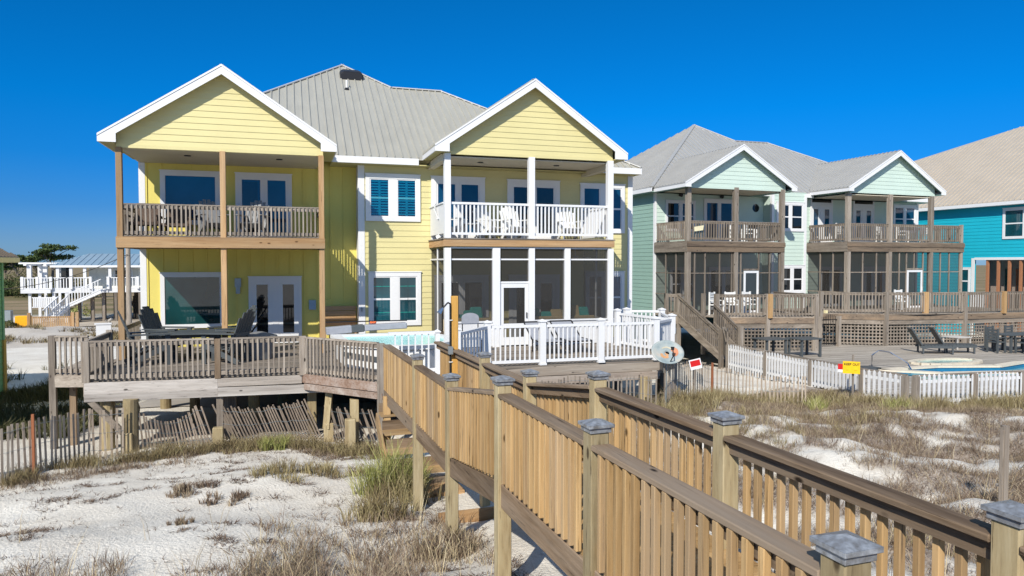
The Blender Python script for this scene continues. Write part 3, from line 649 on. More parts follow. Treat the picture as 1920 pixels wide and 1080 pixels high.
# railing posts continue down to the sand
for (x, y, zt, m_, hs_) in [(-4.10, 17.22, 3.34, WG, .055), (-4.16, 17.32, 3.34, WG, .055), (-1.5, 17.05, 3.34, WB, .06), (.3, 17.0, 3.35, WG, .075), (1.85, 15.22, 3.32, WG, .08)]:
    s = MB(); s.box(x-hs_, x+hs_, y-hs_, y+hs_, FZ-.05 if x < 1 else gz(x, y)-.3, zt); s.build('railing_post', m_['z'], LD, bevel=.006)
for (x, y, r_, zt, rnd) in [(-3.78, 17.4, .15, 2.1, 1), (-3.26, 17.05, .16, 2.1, 1), (-1.47, 17.12, .07, 2.2, 0), (-1.3, 17.7, .13, 2.2, 0), (.86, 16.75, .08, 2.2, 0), (.5, 17.3, .1, 2.2, 0), (-.9, 20, .15, 2.3, 1), (-2.4, 20.6, .13, 2.3, 1), (1.35, 15.9, .09, 2.05, 0), (3.0, 16, .1, 2.3, 0), (3, 19, .12, 2.3, 0)]:
    s = MB(); zb_ = gz(x, y)-.3
    if rnd: s.tube((x, y, zb_), (x+.02, y, zt), r_*1.02, r_*.95, 14)
    else: s.box(x-r_, x+r_, y-r_, y+r_, zb_, zt)
    s.build('piling', WP['z'] if rnd or x > 0 else WO['z'], LD, bevel=0 if rnd else .006)
for (x, y) in [(-3.3, 16.92), (-1.5, 16.9), (.84, 16.55), (1.24, 15.6)]:
    s = MB(); z_ = gz(x, y); s.box(x-.11, x+.11, y-.08, y+.1, z_-.3, z_+.42+(.25 if x > 1 else 0)); s.build('footing_block', WP['z'], LD, bevel=.015)
s = MB(); s.bar((-4.08, 17.2, 2.12), (-3.35, 17.0, 1.35), .05, .13); s.build('brace', WO['x'], LD)
s = MB(); s.bar((.86, 16.62, 2.1), (.78, 16.5, 1.3), .16, .04); s.build('brace', WP['z'], LD)
for p, q, zz in (((-4.03, 17.2), (-1.57, 17.03), 3.36), ((-1.43, 17.03), (.23, 17.0), 3.36), ((.36, 16.94), (1.80, 15.28), 3.34)): railing(LD, p, q, zz, FZ+.02, WG, 'over', .108, out=.052)
railing(LD, (-4.12, 19.4), (-4.12, 17.35), 3.36, FZ+.02, WG, 'over', .12, out=.052)
railing(LD, (-4.12, 23.3), (-4.12, 20.95), 3.36, FZ+.02, WG, 'over', .12, out=.052)
for y in (19.42, 20.93):
    s = MB(); s.box(-4.19, -4.06, y-.06, y+.06, FZ-.3, 3.4); s.build('railing_post', WB['z'] if y > 20 else WG['z'], LD)
# side landing with stair
s = MB(); scan_boards(s, [(-5.1, 18.45), (-4.2, 18.2), (-4.2, 20.9), (-5.1, 20.9)], FZ, 'x'); s.build('landing_floor', DECKX, LD)
s = MB(); s.bar((-5.08, 18.45, FZ-.16), (-4.2, 18.2, FZ-.16), .04, .27); s.build('landing_fascia', WG['x'], LD, bevel=.006)
for x, y in ((-5.08, 18.48), (-4.75, 18.75)):
    s = MB(); s.box(x-.065, x+.065, y-.065, y+.065, gz(x, y)-.3, 3.38 if x < -5 else FZ-.1); s.build('railing_post', WG['z'] if x < -5 else WB['z'], LD)
railing(LD, (-5.0, 18.43), (-4.3, 18.24), 3.38, FZ+.02, WG, 'over', .12, out=.052)
st = MB()
for k in range(9): st.box(-5.0, -4.25, 20.95+.27*k, 21.24+.27*k, FZ-.2*(k+1)-.04, FZ-.2*(k+1))
st.bar((-5.02, 20.9, FZ-.15), (-5.02, 23.4, .65), .04, .25); st.bar((-4.23, 20.9, FZ-.15), (-4.23, 23.4, .65), .04, .25); st.build('stair', WG['x'], LD)
s = MB(); s.box(-4.75, -4.4, 20.9, 20.94, FZ, 3.42); s.box(-4.78, -4.38, 20.88, 20.96, 3.42, 3.46); s.build('stair_gate', WHITE2, LD)

# ================================================================== RIGHT DECK WITH WHITE RAILING
RD = thing('wooden_deck', (7, 18.5, 1.3), 'right hand deck with white railing in front of the screened porch of the yellow house', 'deck')
s = MB(); scan_boards(s, [(3.35, 14.8), (4.6, 16.6), (9.05, 16.55), (10.1, 17.4), (11.05, 19.8), (10.4, 22.85), (3.95, 22.85), (3.95, 17)], FZ-.01, 'x'); s.build('deck_floor', DECKX, RD)
f = MB(); f.bar((3.4, 14.9, FZ-.16), (4.6, 16.55, FZ-.16), .04, .26)
f.build('fascia', WO['y'], RD)
f = MB(); f.bar((4.6, 16.54, FZ-.15), (9.1, 16.5, FZ-.15), .04, .22); f.build('fascia', wood('fascia_old_top', ((.12, .09, .07), (.30, .25, .20), (.44, .39, .33)), 'x', stretch=.05, grain=22), RD, bevel=.006)
f = MB(); f.bar((4.6, 16.50, FZ-.37), (9.1, 16.46, FZ-.37), .04, .20); f.build('fascia', wood('fascia_old', ((.10, .075, .06), (.27, .22, .18), (.42, .37, .32)), 'x', stretch=.05, grain=22), RD, bevel=.006)
s = MB(); s.bar((9.1, 16.5, FZ-.2), (10.1, 17.36, FZ-.2), .04, .3); s.bar((4.6, 16.9, FZ-.3), (9.1, 16.9, FZ-.3), .06, .3); s.build('joist', WO['x'], RD)
WP_ = [(4.56, 16.66), (5.95, 16.62), (7.5, 16.60), (9.05, 16.60)]
def white_post(x, y, zt=3.62, zb=FZ, r=.075, parent=RD):
    s = MB(); s.box(x-r, x+r, y-r, y+r, zb, zt-.05); s.box(x-r-.02, x+r+.02, y-r-.02, y+r+.02, zt-.05, zt-.02)
    s.add([(x-r-.01, y-r-.01, zt-.02), (x+r+.01, y-r-.01, zt-.02), (x+r+.01, y+r+.01, zt-.02), (x-r-.01, y+r+.01, zt-.02), (x, y, zt+.02)], [(0, 1, 4), (1, 2, 4), (2, 3, 4), (3, 0, 4)])
    s.box(x-r-.015, x+r+.015, y-r-.015, y+r+.015, zb, zb+.05); return s.build('railing_post', WHITE, parent)
for x, y in WP_+[(3.45, 15.1), (10.0, 17.45), (9.55, 19.9), (11.0, 19.8), (10.05, 20.3)]: white_post(x, y)
for p, q in zip(WP_[:-1], WP_[1:]): railing(RD, (p[0]+.08, p[1]), (q[0]-.08, q[1]), 3.50, FZ+.05, WHITE, 'white', .118, bw=.035)
railing(RD, (3.5, 15.17), (4.51, 16.6), 3.50, FZ+.05, WHITE, 'white', .2, bw=.035)
white_post(3.2, 15.95, 3.5, r=.05, parent=LD); railing(LD, (2.1, 15.95), (3.15, 15.95), 3.48, FZ+.05, WHITE, 'white', .15, bw=.032)
railing(RD, (9.12, 16.66), (9.93, 17.4), 3.50, FZ+.05, WHITE, 'white', .125, bw=.035)
railing(RD, (9.6, 19.82), (9.98, 17.53), 3.50, FZ+.05, WHITE, 'white', .14, bw=.035)
railing(RD, (10.95, 19.72), (10.03, 17.53), 3.50, FZ+.05, WHITE, 'white', .125, bw=.035)
railing(RD, (10.12, 20.28), (10.93, 19.86), 3.55, FZ+.05, WHITE, 'white', .14, bw=.035)
s = MB(); s.tube((8.62, 16.35, gz(8.6, 16.3)-.3), (8.62, 16.35, 2.12), .15, .14, 14); s.build('piling', WP['z'], RD)
for x, y in ((5.2, 17.0), (7.0, 17.1), (9.9, 17.8), (6.5, 20), (9.8, 20.5)):
    s = MB(); s.box(x-.1, x+.1, y-.1, y+.1, gz(x, y)-.3, 2.2); s.build('piling', WO['z'], RD)

# ================================================================== BOARDWALK (foreground)
BF = frame((0, 0), 1.9)
BW = thing('boardwalk', BF(2.6, 6, 1.2), 'raised timber boardwalk with picket railings and capped posts crossing the sand towards the house', 'boardwalk')
SL, SR = 2.15, 3.15
LZ = [(13.25, 3.52), (8.40, 3.52), (6.45, 3.78), (-1.7, 3.78)]
def zrail(w_): return 3.52 if w_ > 8.4 else 3.52+(8.4-w_)/1.95*.26 if w_ > 6.45 else 3.78
lp_, rp_ = [10.40, 8.40, 6.45, 4.43, 2.20, .1], [10.30, 8.38, 6.45, 4.36, 2.25, .1]
def cap(s, x, y, z, r):
    # two stepped mouldings and a low pyramid
    s.box(x-r-.012, x+r+.012, y-r-.012, y+r+.012, z, z+.035); s.box(x-r-.028, x+r+.028, y-r-.028, y+r+.028, z+.035, z+.058)
    e = r+.028; s.add([(x-e, y-e, z+.058), (x+e, y-e, z+.058), (x+e, y+e, z+.058), (x-e, y+e, z+.058), (x, y, z+.088)], [(0, 1, 4), (1, 2, 4), (2, 3, 4), (3, 0, 4)])
for side, lst in ((SL, lp_), (SR, rp_)):
    for w_ in lst:
        x, y, _ = BF(side, w_, 0); zt = zrail(w_)+.075; g0 = gz(x, y)
        s = MB(BF); s.box(side-.067, side+.067, w_-.067, w_+.067, g0-.4, zt); po = s.build('post', WP['z'], BW, bevel=.007)
        s = MB(BF); cap(s, side, w_, zt, .067); s.build('post_cap', CAPM, po, bevel=.003)
def seg_rail(side, a, b, out):
    za, zb_ = zrail(a-.001) if a > b else zrail(a), zrail(b+.001)
    railing(BW, (side, a-.067), (side, b+.067), za, za-.82, WT, 'pickets', .116, T=BF, out=out, zt2=zb_, zb2=zb_-.82, bw=.043, capw=.145)
L_ = [13.25]+lp_+[-1.7]; R_ = [13.45]+rp_+[-1.7]
for a, b in zip(L_[:-1], L_[1:]): seg_rail(SL, a, b, 1)
for a, b in zip(R_[:-1], R_[1:]): seg_rail(SR, a, b, -1)
# floor boards run across, stringers below
s = MB(BF); w_ = -1.8
while w_ < 13.3:
    za, zb_ = zrail(w_)-.82, zrail(w_+.14)-.82; h = .036
    s.add([(SL-.02, w_, za-h), (SR+.02, w_, za-h), (SR+.02, w_+.135, zb_-h), (SL-.02, w_+.135, zb_-h), (SL-.02, w_, za), (SR+.02, w_, za), (SR+.02, w_+.135, zb_), (SL-.02, w_+.135, zb_)],
        [(0, 3, 2, 1), (4, 5, 6, 7), (0, 1, 5, 4), (1, 2, 6, 5), (2, 3, 7, 6), (3, 0, 4, 7)]); w_ += .143
s.build('walk_floor', WALKX, BW)
for side, dx in ((SL, -.02), (SR, .02)):
    for (a, b) in ((13.3, 8.4), (8.4, 6.45), (6.45, -1.7)):
        za = zrail(a-.001 if a < 13 else a)-.82-.04-.115; zb_ = zrail(b+.001)-.82-.04-.115
        if a == 8.4: za = 3.52-.975
        s = MB(BF); s.bar((side+dx, a, za), (side+dx, b, zb_), .04, .23); s.build('stringer', WB['y'], BW, bevel=.006)
# lower flight of steps beneath the walkway
ST = thing('wooden_steps', BF(2.3, 12, 1.2), 'short flight of tan wooden steps under the boardwalk beside the grey deck', 'steps')
for k in range(5):
    s = MB(BF); w_ = 13.2-.42*k; z_ = 2.28-.24*k; s.box(2.0, 3.0, w_-.32, w_, z_-.04, z_); s.build('tread', WT['x'], ST)
    s = MB(BF); s.box(2.0, 3.0, w_-.02, w_+.012, z_, z_+.16); s.build('riser', WB['x'], ST)
for sx in (1.98, 3.02):
    s = MB(BF); s.bar((sx, 13.3, 2.15), (sx, 11.2, .98), .04, .24); s.build('stringer', WT['y'], ST)
s = MB(BF); s.box(2.05, 2.17, 12.9, 13.02, .8, 2.6); s.build('post', WT['z'], ST)
s = MB(BF); s.box(2.1, 3.0, 10.9, 10.95, 1.18, 1.42); s.box(2.1, 3.0, 10.95, 11.4, 1.38, 1.42); s.build('landing_box', WN['x'], ST)
s = MB(BF); s.box(2.2, 3.1, 9.3, 9.34, 1.42, 1.66); s.build('landing_box', WN['x'], ST)
# shower post
x, y, _ = BF(3.14, 12.05, 0)
SH = thing('outdoor_shower', (x, y, gz(x, y)), 'tall amber wooden post with a shower head and black pipe at the boardwalk', 'shower')
amber = wood('amber_wood', ((.42, .22, .05), (.58, .32, .08), (.68, .40, .13)), 'z')
s = MB(); s.box(x-.055, x+.055, y-.055, y+.055, gz(x, y)-.3, 4.44); s.build('post', amber, SH, bevel=.006)
s = MB(); s.tube((x-.085, y-.05, 2.7), (x-.085, y-.05, 4.32), .016); s.build('pipe', BLACK, SH)
s = MB(); s.path([(x-.085, y-.05, 4.31), (x-.13, y-.06, 4.33), (x-.24, y-.09, 4.22)], .014); s.build('shower_arm', BLACK, SH)
s = MB(); s.tube((x-.22, y-.085, 4.24), (x-.29, y-.10, 4.15), .018, .05, 12); s.build('shower_head', CHROME, SH)
s = MB(); s.box(x-.11, x-.05, y-.07, y-.03, 4.02, 4.035); s.box(x-.11, x-.05, y-.07, y-.03, 3.30, 3.315); s.build('pipe_clip', WHITEP, SH)
s = MB(); s.box(x-.13, x-.06, y-.16, y-.06, 3.45, 3.58); s.build('valve', GREYM, SH)

# ================================================================== HOT TUB AND DECK FURNITURE
HT = thing('hot_tub', (2.4, 18, FZ), 'large white hot tub full of turquoise water on the grey deck', 'hot tub')
pl = [(1.05, 19.6), (3.75, 19.6), (4.0, 18.2), (3.75, 17.0), (3.1, 16.3), (2.35, 16.4), (1.2, 17.4)]
def inset(pl, k):
    cx = sum(p[0] for p in pl)/len(pl); cy = sum(p[1] for p in pl)/len(pl); return [(cx+(x-cx)*k, cy+(y-cy)*k) for x, y in pl]
s = MB(); s.prism([(x_, y_, FZ) for x_, y_ in inset(pl, .95)], (0, 0, .53)); s.build('tub_side', WHITEP, HT, bevel=.04)
pi, n = inset(pl, .84), len(pl)
s = MB()
for k in range(n):
    a, b, c, d = pl[k], pl[(k+1) % n], pi[(k+1) % n], pi[k]
    s.add([(*a, 3.03), (*b, 3.03), (*c, 3.03), (*d, 3.03), (*a, 3.12), (*b, 3.12), (*c, 3.12), (*d, 3.12)], [(4, 5, 6, 7), (0, 1, 5, 4), (3, 7, 6, 2), (0, 4, 7, 3)])
s.build('rim', WHITEP, HT)
s = MB(); s.poly([(x_, y_, 3.07) for x_, y_ in inset(pl, .86)]); s.build('water', TUBW, HT)
s = MB(); s.bar((1.2, 17.42, 2.86), (1.2, 17.36, 2.86), .012, .12); s.bar((1.24, 17.36, 2.86), (2.36, 16.42, 2.74), .012, .11); s.build('dark_band', DARKGREY, HT)
TC = thing('tub_cover', (1.9, 19.8, 3.1), 'folded grey vinyl hot tub cover resting along the far rim', 'tub cover')
s = MB(); s.bar((.95, 19.72, 3.2), (1.62, 19.75, 3.24), .3, .2); s.build('cover_panel', GREYV, TC, bevel=.02)
s = MB(); s.bar((1.95, 19.75, 3.26), (3.1, 19.78, 3.3), .3, .16); s.build('cover_panel', GREYV, TC, bevel=.02)
s = MB(); s.bar((1.62, 19.75, 3.24), (1.95, 19.75, 3.26), .32, .19); s.build('hinge_strap', DARKGREY, TC, bevel=.02)
s = MB(); s.bar((.95, 19.95, 3.42), (3.15, 19.95, 3.42), .03, .03); s.build('lift_bar', BLACK, TC)
s = MB()
for k in range(8): a = k/8*2*math.pi; s.tube((2.2+.07*math.cos(a), 19.8+.05*math.sin(a), 3.38), (2.2+.07*math.cos(a+.8), 19.8+.05*math.sin(a+.8), 3.41), .02)
tag(s.build('folded_towel', ORANGE), 'small orange towel lying on the grey hot tub cover', 'towel')
BN = thing('storage_bench', (1.55, 23.1, FZ), 'brown slatted wooden bench against the yellow wall behind the hot tub', 'bench')
s = MB()
for k in range(4): s.box(1.05, 2.05, 23.28, 23.31, 3.05+.155*k, 3.19+.155*k)
s.build('backrest', WN['x'], BN)
s = MB(); s.box(1.05, 2.05, 22.85, 23.28, 2.93, 2.97); s.build('seat', WN['x'], BN)
for a in (1.08, 2.0):
    for b in (22.9, 23.24): s = MB(); s.box(a-.03, a+.03, b-.03, b+.03, FZ, 2.93); s.build('leg', WN['z'], BN)

def adirondack(mat, label, group, w_=.62):
    t = thing('adirondack_chair', (0, 0, 0), label, 'chair', group)
    s = MB()
    for k in range(6): y = -.28+.095*k; s.box(-w_/2+.04, w_/2-.04, y, y+.083, .40-.022*k-.02, .40-.022*k)
    s.build('seat', mat, t)
    s = MB(); n = 6
    for k in range(n):
        x = (k-(n-1)/2)*.098; fan = x*.16; h = .92-abs(k-(n-1)/2)**2*.028
        s.bar((x, .24, .24), (x+fan, .24+h*.36, .24+h*.92), .085, .018, (1, 0, .001)) if False else s.add([(x-.038, .24, .24), (x+.038, .24, .24), (x+fan+.046, .24+h*.36, .24+h*.92), (x+fan-.046, .24+h*.36, .24+h*.92), (x-.038, .262, .235), (x+.038, .262, .235), (x+fan+.046, .262+h*.36, .235+h*.92), (x+fan-.046, .262+h*.36, .235+h*.92)], [(0, 1, 2, 3), (7, 6, 5, 4), (0, 4, 5, 1), (1, 5, 6, 2), (2, 6, 7, 3), (3, 7, 4, 0)])
    s.bar((-w_/2+.03, .40, .58), (w_/2-.03, .40, .58), .03, .07); s.build('backrest', mat, t)
    for sx in (-1, 1):
        s = MB(); s.box(sx*w_/2-.06, sx*w_/2+.06, -.34, .42, .60, .625); s.build('armrest', mat, t)
        s = MB(); s.box(sx*(w_/2-.03)-.02, sx*(w_/2-.03)+.02, -.32, -.23, 0, .60); s.build('leg', mat, t)
        s = MB(); s.bar((sx*(w_/2-.03), -.26, .37), (sx*(w_/2-.03), .46, .04), .035, .10); s.bar((sx*(w_/2-.03), .34, .04), (sx*(w_/2-.03), .34, .60), .035, .05); s.build('leg', mat, t)
    return t
def place(src, spots, group):
    for i, (x, y, z, rz, lab) in enumerate(spots):
        if i == 0: src.location = (x, y, z); src.rotation_euler = (0, 0, R(rz)); src['label'] = lab; src['group'] = group; WL[src.name] = Vector((x, y, z))
        else: dup(src, (x, y, z), R(rz), lab, group)
a0 = adirondack(DARKGREY, '', None); a0.scale = (1.22, 1.22, 1.25)
place(a0, [(-3.25, 19.6, FZ, 105, 'charcoal chair nearest the railing on the left of the round patio table'), (-3.0, 20.9, FZ, 65, 'charcoal chair behind the left end of the patio table, by the big window'),
    (-1.55, 19.35, FZ, -115, 'charcoal chair on the right of the patio table, nearest the railing'), (-1.55, 20.7, FZ, -70, 'charcoal chair at the right of the table in front of the wooden post')], 'charcoal chairs around the patio table')
PT = thing('patio_table', (-2.35, 20.1, FZ), 'charcoal slatted patio table between the dark deck chairs on the left deck', 'table')
s = MB(); 
for k in range(9):
    y = 19.5+.135*k; hw = .98*math.sqrt(max(.1, 1-((y+.06-20.1)/.78)**2)); s.box(-2.35-hw, -2.35+hw, y, y+.125, 3.22, 3.25)
s.build('tabletop', DARKGREY, PT)
s = MB(); s.box(-3.0, -1.7, 19.75, 19.79, 3.12, 3.22); s.box(-3.0, -1.7, 20.4, 20.44, 3.12, 3.22); s.build('apron', DARKGREY, PT)
for a in (-2.85, -1.85):
    for b in (19.8, 20.38): s = MB(); s.box(a-.04, a+.04, b-.04, b+.04, FZ, 3.15); s.build('leg', DARKGREY, PT)
# sling chair and fire pit
SC_ = thing('sling_chair', (-1.1, 21.6, FZ), 'brown mesh sling lounge chair with a curved back beside the double doors', 'chair')
s = MB(); pr = [(-1.55, 3.05), (-1.3, 2.98), (-1.02, 3.05), (-.85, 3.25), (-.72, 3.5)]
for (a, b), (c, d) in zip(pr[:-1], pr[1:]): s.add([(a, 21.3, b), (c, 21.3, d), (c, 21.85, d), (a, 21.85, b), (a, 21.3, b-.02), (c, 21.3, d-.02), (c, 21.85, d-.02), (a, 21.85, b-.02)], [(0, 1, 2, 3), (7, 6, 5, 4), (0, 4, 5, 1), (3, 2, 6, 7)])
s.build('seat', WICK, SC_)
for yy in (21.29, 21.86):
    s = MB(); s.path([(-1.6, yy, FZ), (-1.5, yy, 2.95), (-1.05, yy, 2.98), (-.68, yy, 3.55)], .02); s.path([(-1.05, yy, 2.98), (-.95, yy, FZ)], .02); s.build('frame', BLACK, SC_)
s = MB(); s.tube((-.75, 19.9, FZ), (-.75, 19.9, 3.05), .33, .4, 20); s.tube((-.75, 19.9, 3.05), (-.75, 19.9, 3.12), .47, .47, 24); s.tube((-.75, 19.9, 3.12), (-.75, 19.9, 3.22), .44, .1, 24)
tag(s.build('fire_pit', flat('fire_pit_grey', (.18, .18, .18)), bevel=.01), 'round grey covered fire pit standing on the deck in front of the doors', 'fire pit')
# balcony furniture, left
a1 = adirondack(ADI, '', None)
place(a1, [(-2.0, 21.7, 5.74, 20, 'pale grey slatted chair beside the middle post of the wooden balcony'), (-.95, 21.6, 5.74, -15, 'pale grey slatted chair in front of the balcony sliding door')], 'grey chairs on the wooden balcony')
def lounge(loc, label):
    t = thing('lounge_chair', loc, label, 'chair', 'brown lounge chairs on the wooden balcony'); x, y, z = loc
    s = MB(); s.box(x-.35, x+.35, y-.3, y+.5, z+.28, z+.36); s.build('seat', WICK, t)
    s = MB(); s.prism([(x-.35, y+.42, z+.33), (x+.35, y+.42, z+.33), (x+.3, y+.72, z+.92), (x-.3, y+.72, z+.92)], (0, .05, 0)); s.build('backrest', WICK, t)
    for a in (-.32, .32):
        for b in (-.26, .46): s = MB(); s.box(x+a-.03, x+a+.03, y+b-.03, y+b+.03, z, z+.3); s.build('leg', BLACK, t)
    s = MB(); s.box(x-.4, x-.34, y-.3, y+.5, z+.5, z+.54); s.box(x+.34, x+.4, y-.3, y+.5, z+.5, z+.54); s.box(x-.39, x-.35, y-.28, y-.24, z+.3, z+.5); s.box(x+.35, x+.39, y-.28, y-.24, z+.3, z+.5); s.build('armrest', WICK, t)
lounge((-3.65, 21.3, 5.74), 'dark brown lounge chair at the left end of the wooden balcony')
lounge((-2.95, 21.9, 5.74), 'dark brown lounge chair under the big upper window on the wooden balcony')
# balcony furniture, right
a2 = adirondack(WHITEP, '', None)
place(a2, [(4.85, 21.6, 5.75, 60, 'white slatted chair at the left end of the white balcony'), (6.15, 22.0, 5.75, 25, 'white slatted chair between the two sliding doors of the white balcony'),
    (6.85, 21.6, 5.75, 10, 'white slatted chair behind the middle post of the white balcony'), (8.75, 21.8, 5.75, -5, 'white slatted chair near the right end of the white balcony')], 'white chairs on the white balcony')
def side_table(loc, label, mat=WHITEP, r=.25, h=.45, group=None):
    t = thing('side_table', loc, label, 'table', group); x, y, z = loc
    s = MB(); s.box(x-r, x+r, y-r, y+r, z+h, z+h+.03); s.build('tabletop', mat, t)
    for a in (-1, 1):
        for b in (-1, 1): s = MB(); s.box(x+a*(r-.05)-.02, x+a*(r-.05)+.02, y+b*(r-.05)-.02, y+b*(r-.05)+.02, z, z+h); s.build('leg', mat, t)
side_table((5.4, 21.5, 5.75), 'small white side table by the left chair of the white balcony'); side_table((6.5, 22.3, 5.75), 'tall white side table between chairs on the white balcony', h=.62)
# screened porch sofas
def sofa(x, y, w_, label, cush):
    t = thing('wicker_sofa', (x, y, FZ), label, 'sofa', 'sofas in the screened porch')
    s = MB(); s.box(x-w_/2, x+w_/2, y-.35, y+.35, FZ, 2.95); s.build('base', WICK, t)
    s = MB(); s.box(x-w_/2, x+w_/2, y-.4, y-.28, 2.95, 3.36); s.build('backrest', TANC, t, bevel=.03)
    for k, (dx, m_, h) in enumerate(cush):
        s = MB(); s.prism([(x+dx-.22, y-.3, 3.2), (x+dx+.22, y-.3, 3.2), (x+dx+.17, y-.22, 3.2+h), (x+dx-.19, y-.22, 3.2+h)], (0, .14, 0)); s.build('cushion', m_, t, bevel=.04)
sofa(5.15, 21.35, 1.5, 'low wicker sofa with teal cushions behind the left porch screen', [(-.35, PALEC, .22), (.1, TEALC, .38), (.3, TEALC, .48), (-.1, TEALC, .26)])
sofa(7.7, 21.35, 1.3, 'low wicker sofa with teal cushions right of the screen door', [(-.4, TEALC, .4), (0, TEALC, .3), (.35, TANC, .36)])
sofa(8.85, 21.4, .9, 'wicker armchair with a round teal cushion behind the rightmost porch screen', [(-.2, TANC, .48), (.12, TEALC, .42)])
# white deck furniture
def mesh_lounger(x, y, label):
    t = thing('mesh_lounger', (x, y, FZ), label, 'sun lounger', 'mesh loungers on the white railed deck')
    s = MB(); s.prism([(x-.32, y-.1, 2.86), (x+.32, y-.1, 2.86), (x+.32, y+.62, 3.27), (x-.32, y+.62, 3.27)], (0, .03, 0)); s.build('backrest', GREYV, t)
    s = MB(); s.box(x-.32, x+.32, y-1.0, y-.1, 2.83, 2.86); s.build('seat', GREYV, t)
    s = MB(); s.path([(x-.34, y-1.0, 2.85), (x-.34, y-.1, 2.86), (x-.34, y+.63, 3.29), (x+.34, y+.63, 3.29), (x+.34, y-.1, 2.86), (x+.34, y-1, 2.85), (x-.34, y-1, 2.85)], .022); s.build('frame', BLACK, t)
    for a in (-.32, .32):
        for b in (-.95, -.1): s = MB(); s.tube((x+a, y+b, FZ), (x+a, y+b, 2.86), .02); s.build('leg', BLACK, t)
mesh_lounger(6.9, 19.3, 'grey mesh lounger on the left in front of the screened porch'); mesh_lounger(7.75, 19.4, 'grey mesh lounger on the right in front of the screened porch')
s = MB(); s.prism([(4.75+.24*math.cos(a), 19.1, 3.52+.13*math.sin(a)) for a in [math.pi*k/10 for k in range(11)]]+[(4.51, 19.1, 3.36), (4.99, 19.1, 3.36)], (0, .04, 0))
gc = thing('folding_chair', (4.75, 19.3, FZ), 'folding chair with a rounded grey back beside the shower post', 'chair'); s.build('backrest', GREYV, gc)
s = MB(); s.box(4.5, 5.0, 18.7, 19.1, 2.95, 2.98); s.build('seat', GREYV, gc)
for a in (4.53, 4.97):
    s = MB(); s.tube((a, 19.12, FZ), (a, 19.12, 3.5), .015); s.build('leg', BLACK, gc); s = MB(); s.tube((a, 18.72, FZ), (a, 18.72, 2.96), .015); s.build('leg', BLACK, gc)

# ================================================================== MINT DUPLEX AND ITS DECKS
MF = frame((16.96, 28.24), 3.42)
def up(fr, u, v, z): x, y, _ = fr(u, v, 0); return (x, y, z)
MH = thing('beach_duplex', up(MF, 8, 8, .4), 'mint green duplex with grey metal roof, two gabled balconies and screened porches', 'house')
def mlap(mat, u0, u1, z0, z1, v, thick=.3, pitch=.19, parent=MH, T=MF, name='wall'):
    s = MB(T); lap(s, (u0, v, 0), (1, 0, 0), (0, -1, 0), [(0, z0), (u1-u0, z0), (u1-u0, z1), (0, z1)], pitch); s.box(u0, u1, v+.002, v+thick, z0, z1); return s.build(name, mat, parent)
mlap(MINT, -.05, 6.3, 2.5, 8.55, 2.65); mlap(MINT, 6.3, 8.45, 2.5, 8.6, 2.0, .9); mlap(MINT, 8.45, 16.95, 2.5, 8.65, 2.65)
s = MB(MF); lap(s, (-.05, 2.65, 0), (0, 1, 0), (-1, 0, 0), [(0, .6), (12.5, .6), (12.5, 8.5), (0, 8.5)], .19); s.box(-.045, .2, 2.7, 15, .6, 8.5); s.build('side_wall', MINT_SHADED, MH)
s = MB(MF); s.box(16.7, 16.95, 2.95, 15, .6, 8.6); s.box(.2, 16.7, 14.7, 15, .6, 8.6); s.build('back_wall', MINT_SHADED, MH)
for a, b, v in ((-.07, .03, 2.62), (6.28, 6.42, 1.96), (8.33, 8.47, 1.96), (16.83, 16.97, 2.6)):
    s = MB(MF); s.box(a, b, v, v+.15, .6 if a < 0 else 2.5, 8.5); s.build('corner_trim', WHITE, MH)
# roof
e0, pk_ = (-.5, 2.2, 8.6), (6.5, 8.95, 13.15)
v1, r1, e1 = (8.15, 7.3, 12.05), (10.4, 7.3, 12.07), (17.5, 2.2, 8.68)
r = MB(MF); roof_face(r, [e0, (8.15, 2.2, 8.6), v1, pk_], (1, 0), .3); roof_face(r, [(8.15, 2.2, 8.6), (10.4, 2.2, 8.62), r1, v1], (1, 0), .3); roof_face(r, [(10.4, 2.2, 8.62), e1, r1], (1, 0), .3)
roof_face(r, [e0, pk_, (-.5, 15.7, 8.6)], (0, 1), .3); roof_face(r, [e1, r1, (10.4, 10.5, 12.07), (17.5, 15.7, 8.6)], (0, 1), .3)
r.prism([(-.5, 15.7, 8.6), pk_, (8.15, 10.5, 12.05), (10.4, 10.5, 12.07), (17.5, 15.7, 8.6)], (0, 0, -.05)); r.prism([pk_, v1, (8.15, 10.5, 12.05)], (0, 0, -.05))
r.bar(e0, pk_, .18, .05); r.bar(pk_, v1, .18, .05); r.bar(v1, r1, .18, .05); r.bar(r1, e1, .18, .05)
r.build('roof', ROOFM, MH)
for q_ in ((-.52, -.49, 2.2, 15.7, 8.38, 8.56), (5.4, 9.1, 2.17, 2.2, 8.38, 8.58), (15.2, 17.5, 2.17, 2.2, 8.40, 8.62)): s = MB(MF); s.box(*q_); s.build('fascia', WHITE, MH)
s = MB(MF); s.box(-.49, 17.45, 2.2, 2.9, 8.36, 8.39); s.box(-.49, 0, 2.9, 15.6, 8.36, 8.39); s.build('soffit', MINT_SHADED, MH)
gable(.0, 5.35, 2.7, 8.42, 10.38, 8.56, -.38, 5.75, MINT, ROOFM, 'gable_wall', MH, T=MF, yf=-.02, yr=-.32, pitch=.19, soff=MINT_SHADED, pork=.3, ev=2.25)
gable(9.2, 14.95, 12.2, 8.52, 10.62, 8.70, 8.9, 15.35, MINT, ROOFM, 'gable_wall', MH, T=MF, yf=-.02, yr=-.32, pitch=.19, soff=MINT_SHADED, pork=.3, ev=2.25)
def mpost(u, v, z0, z1, h=.09, mat=None, parent=MH):
    s = MB(MF); s.box(u-h, u+h, v-h, v+h, z0, z1); return s.build('porch_post', mat or WG['z'], parent)
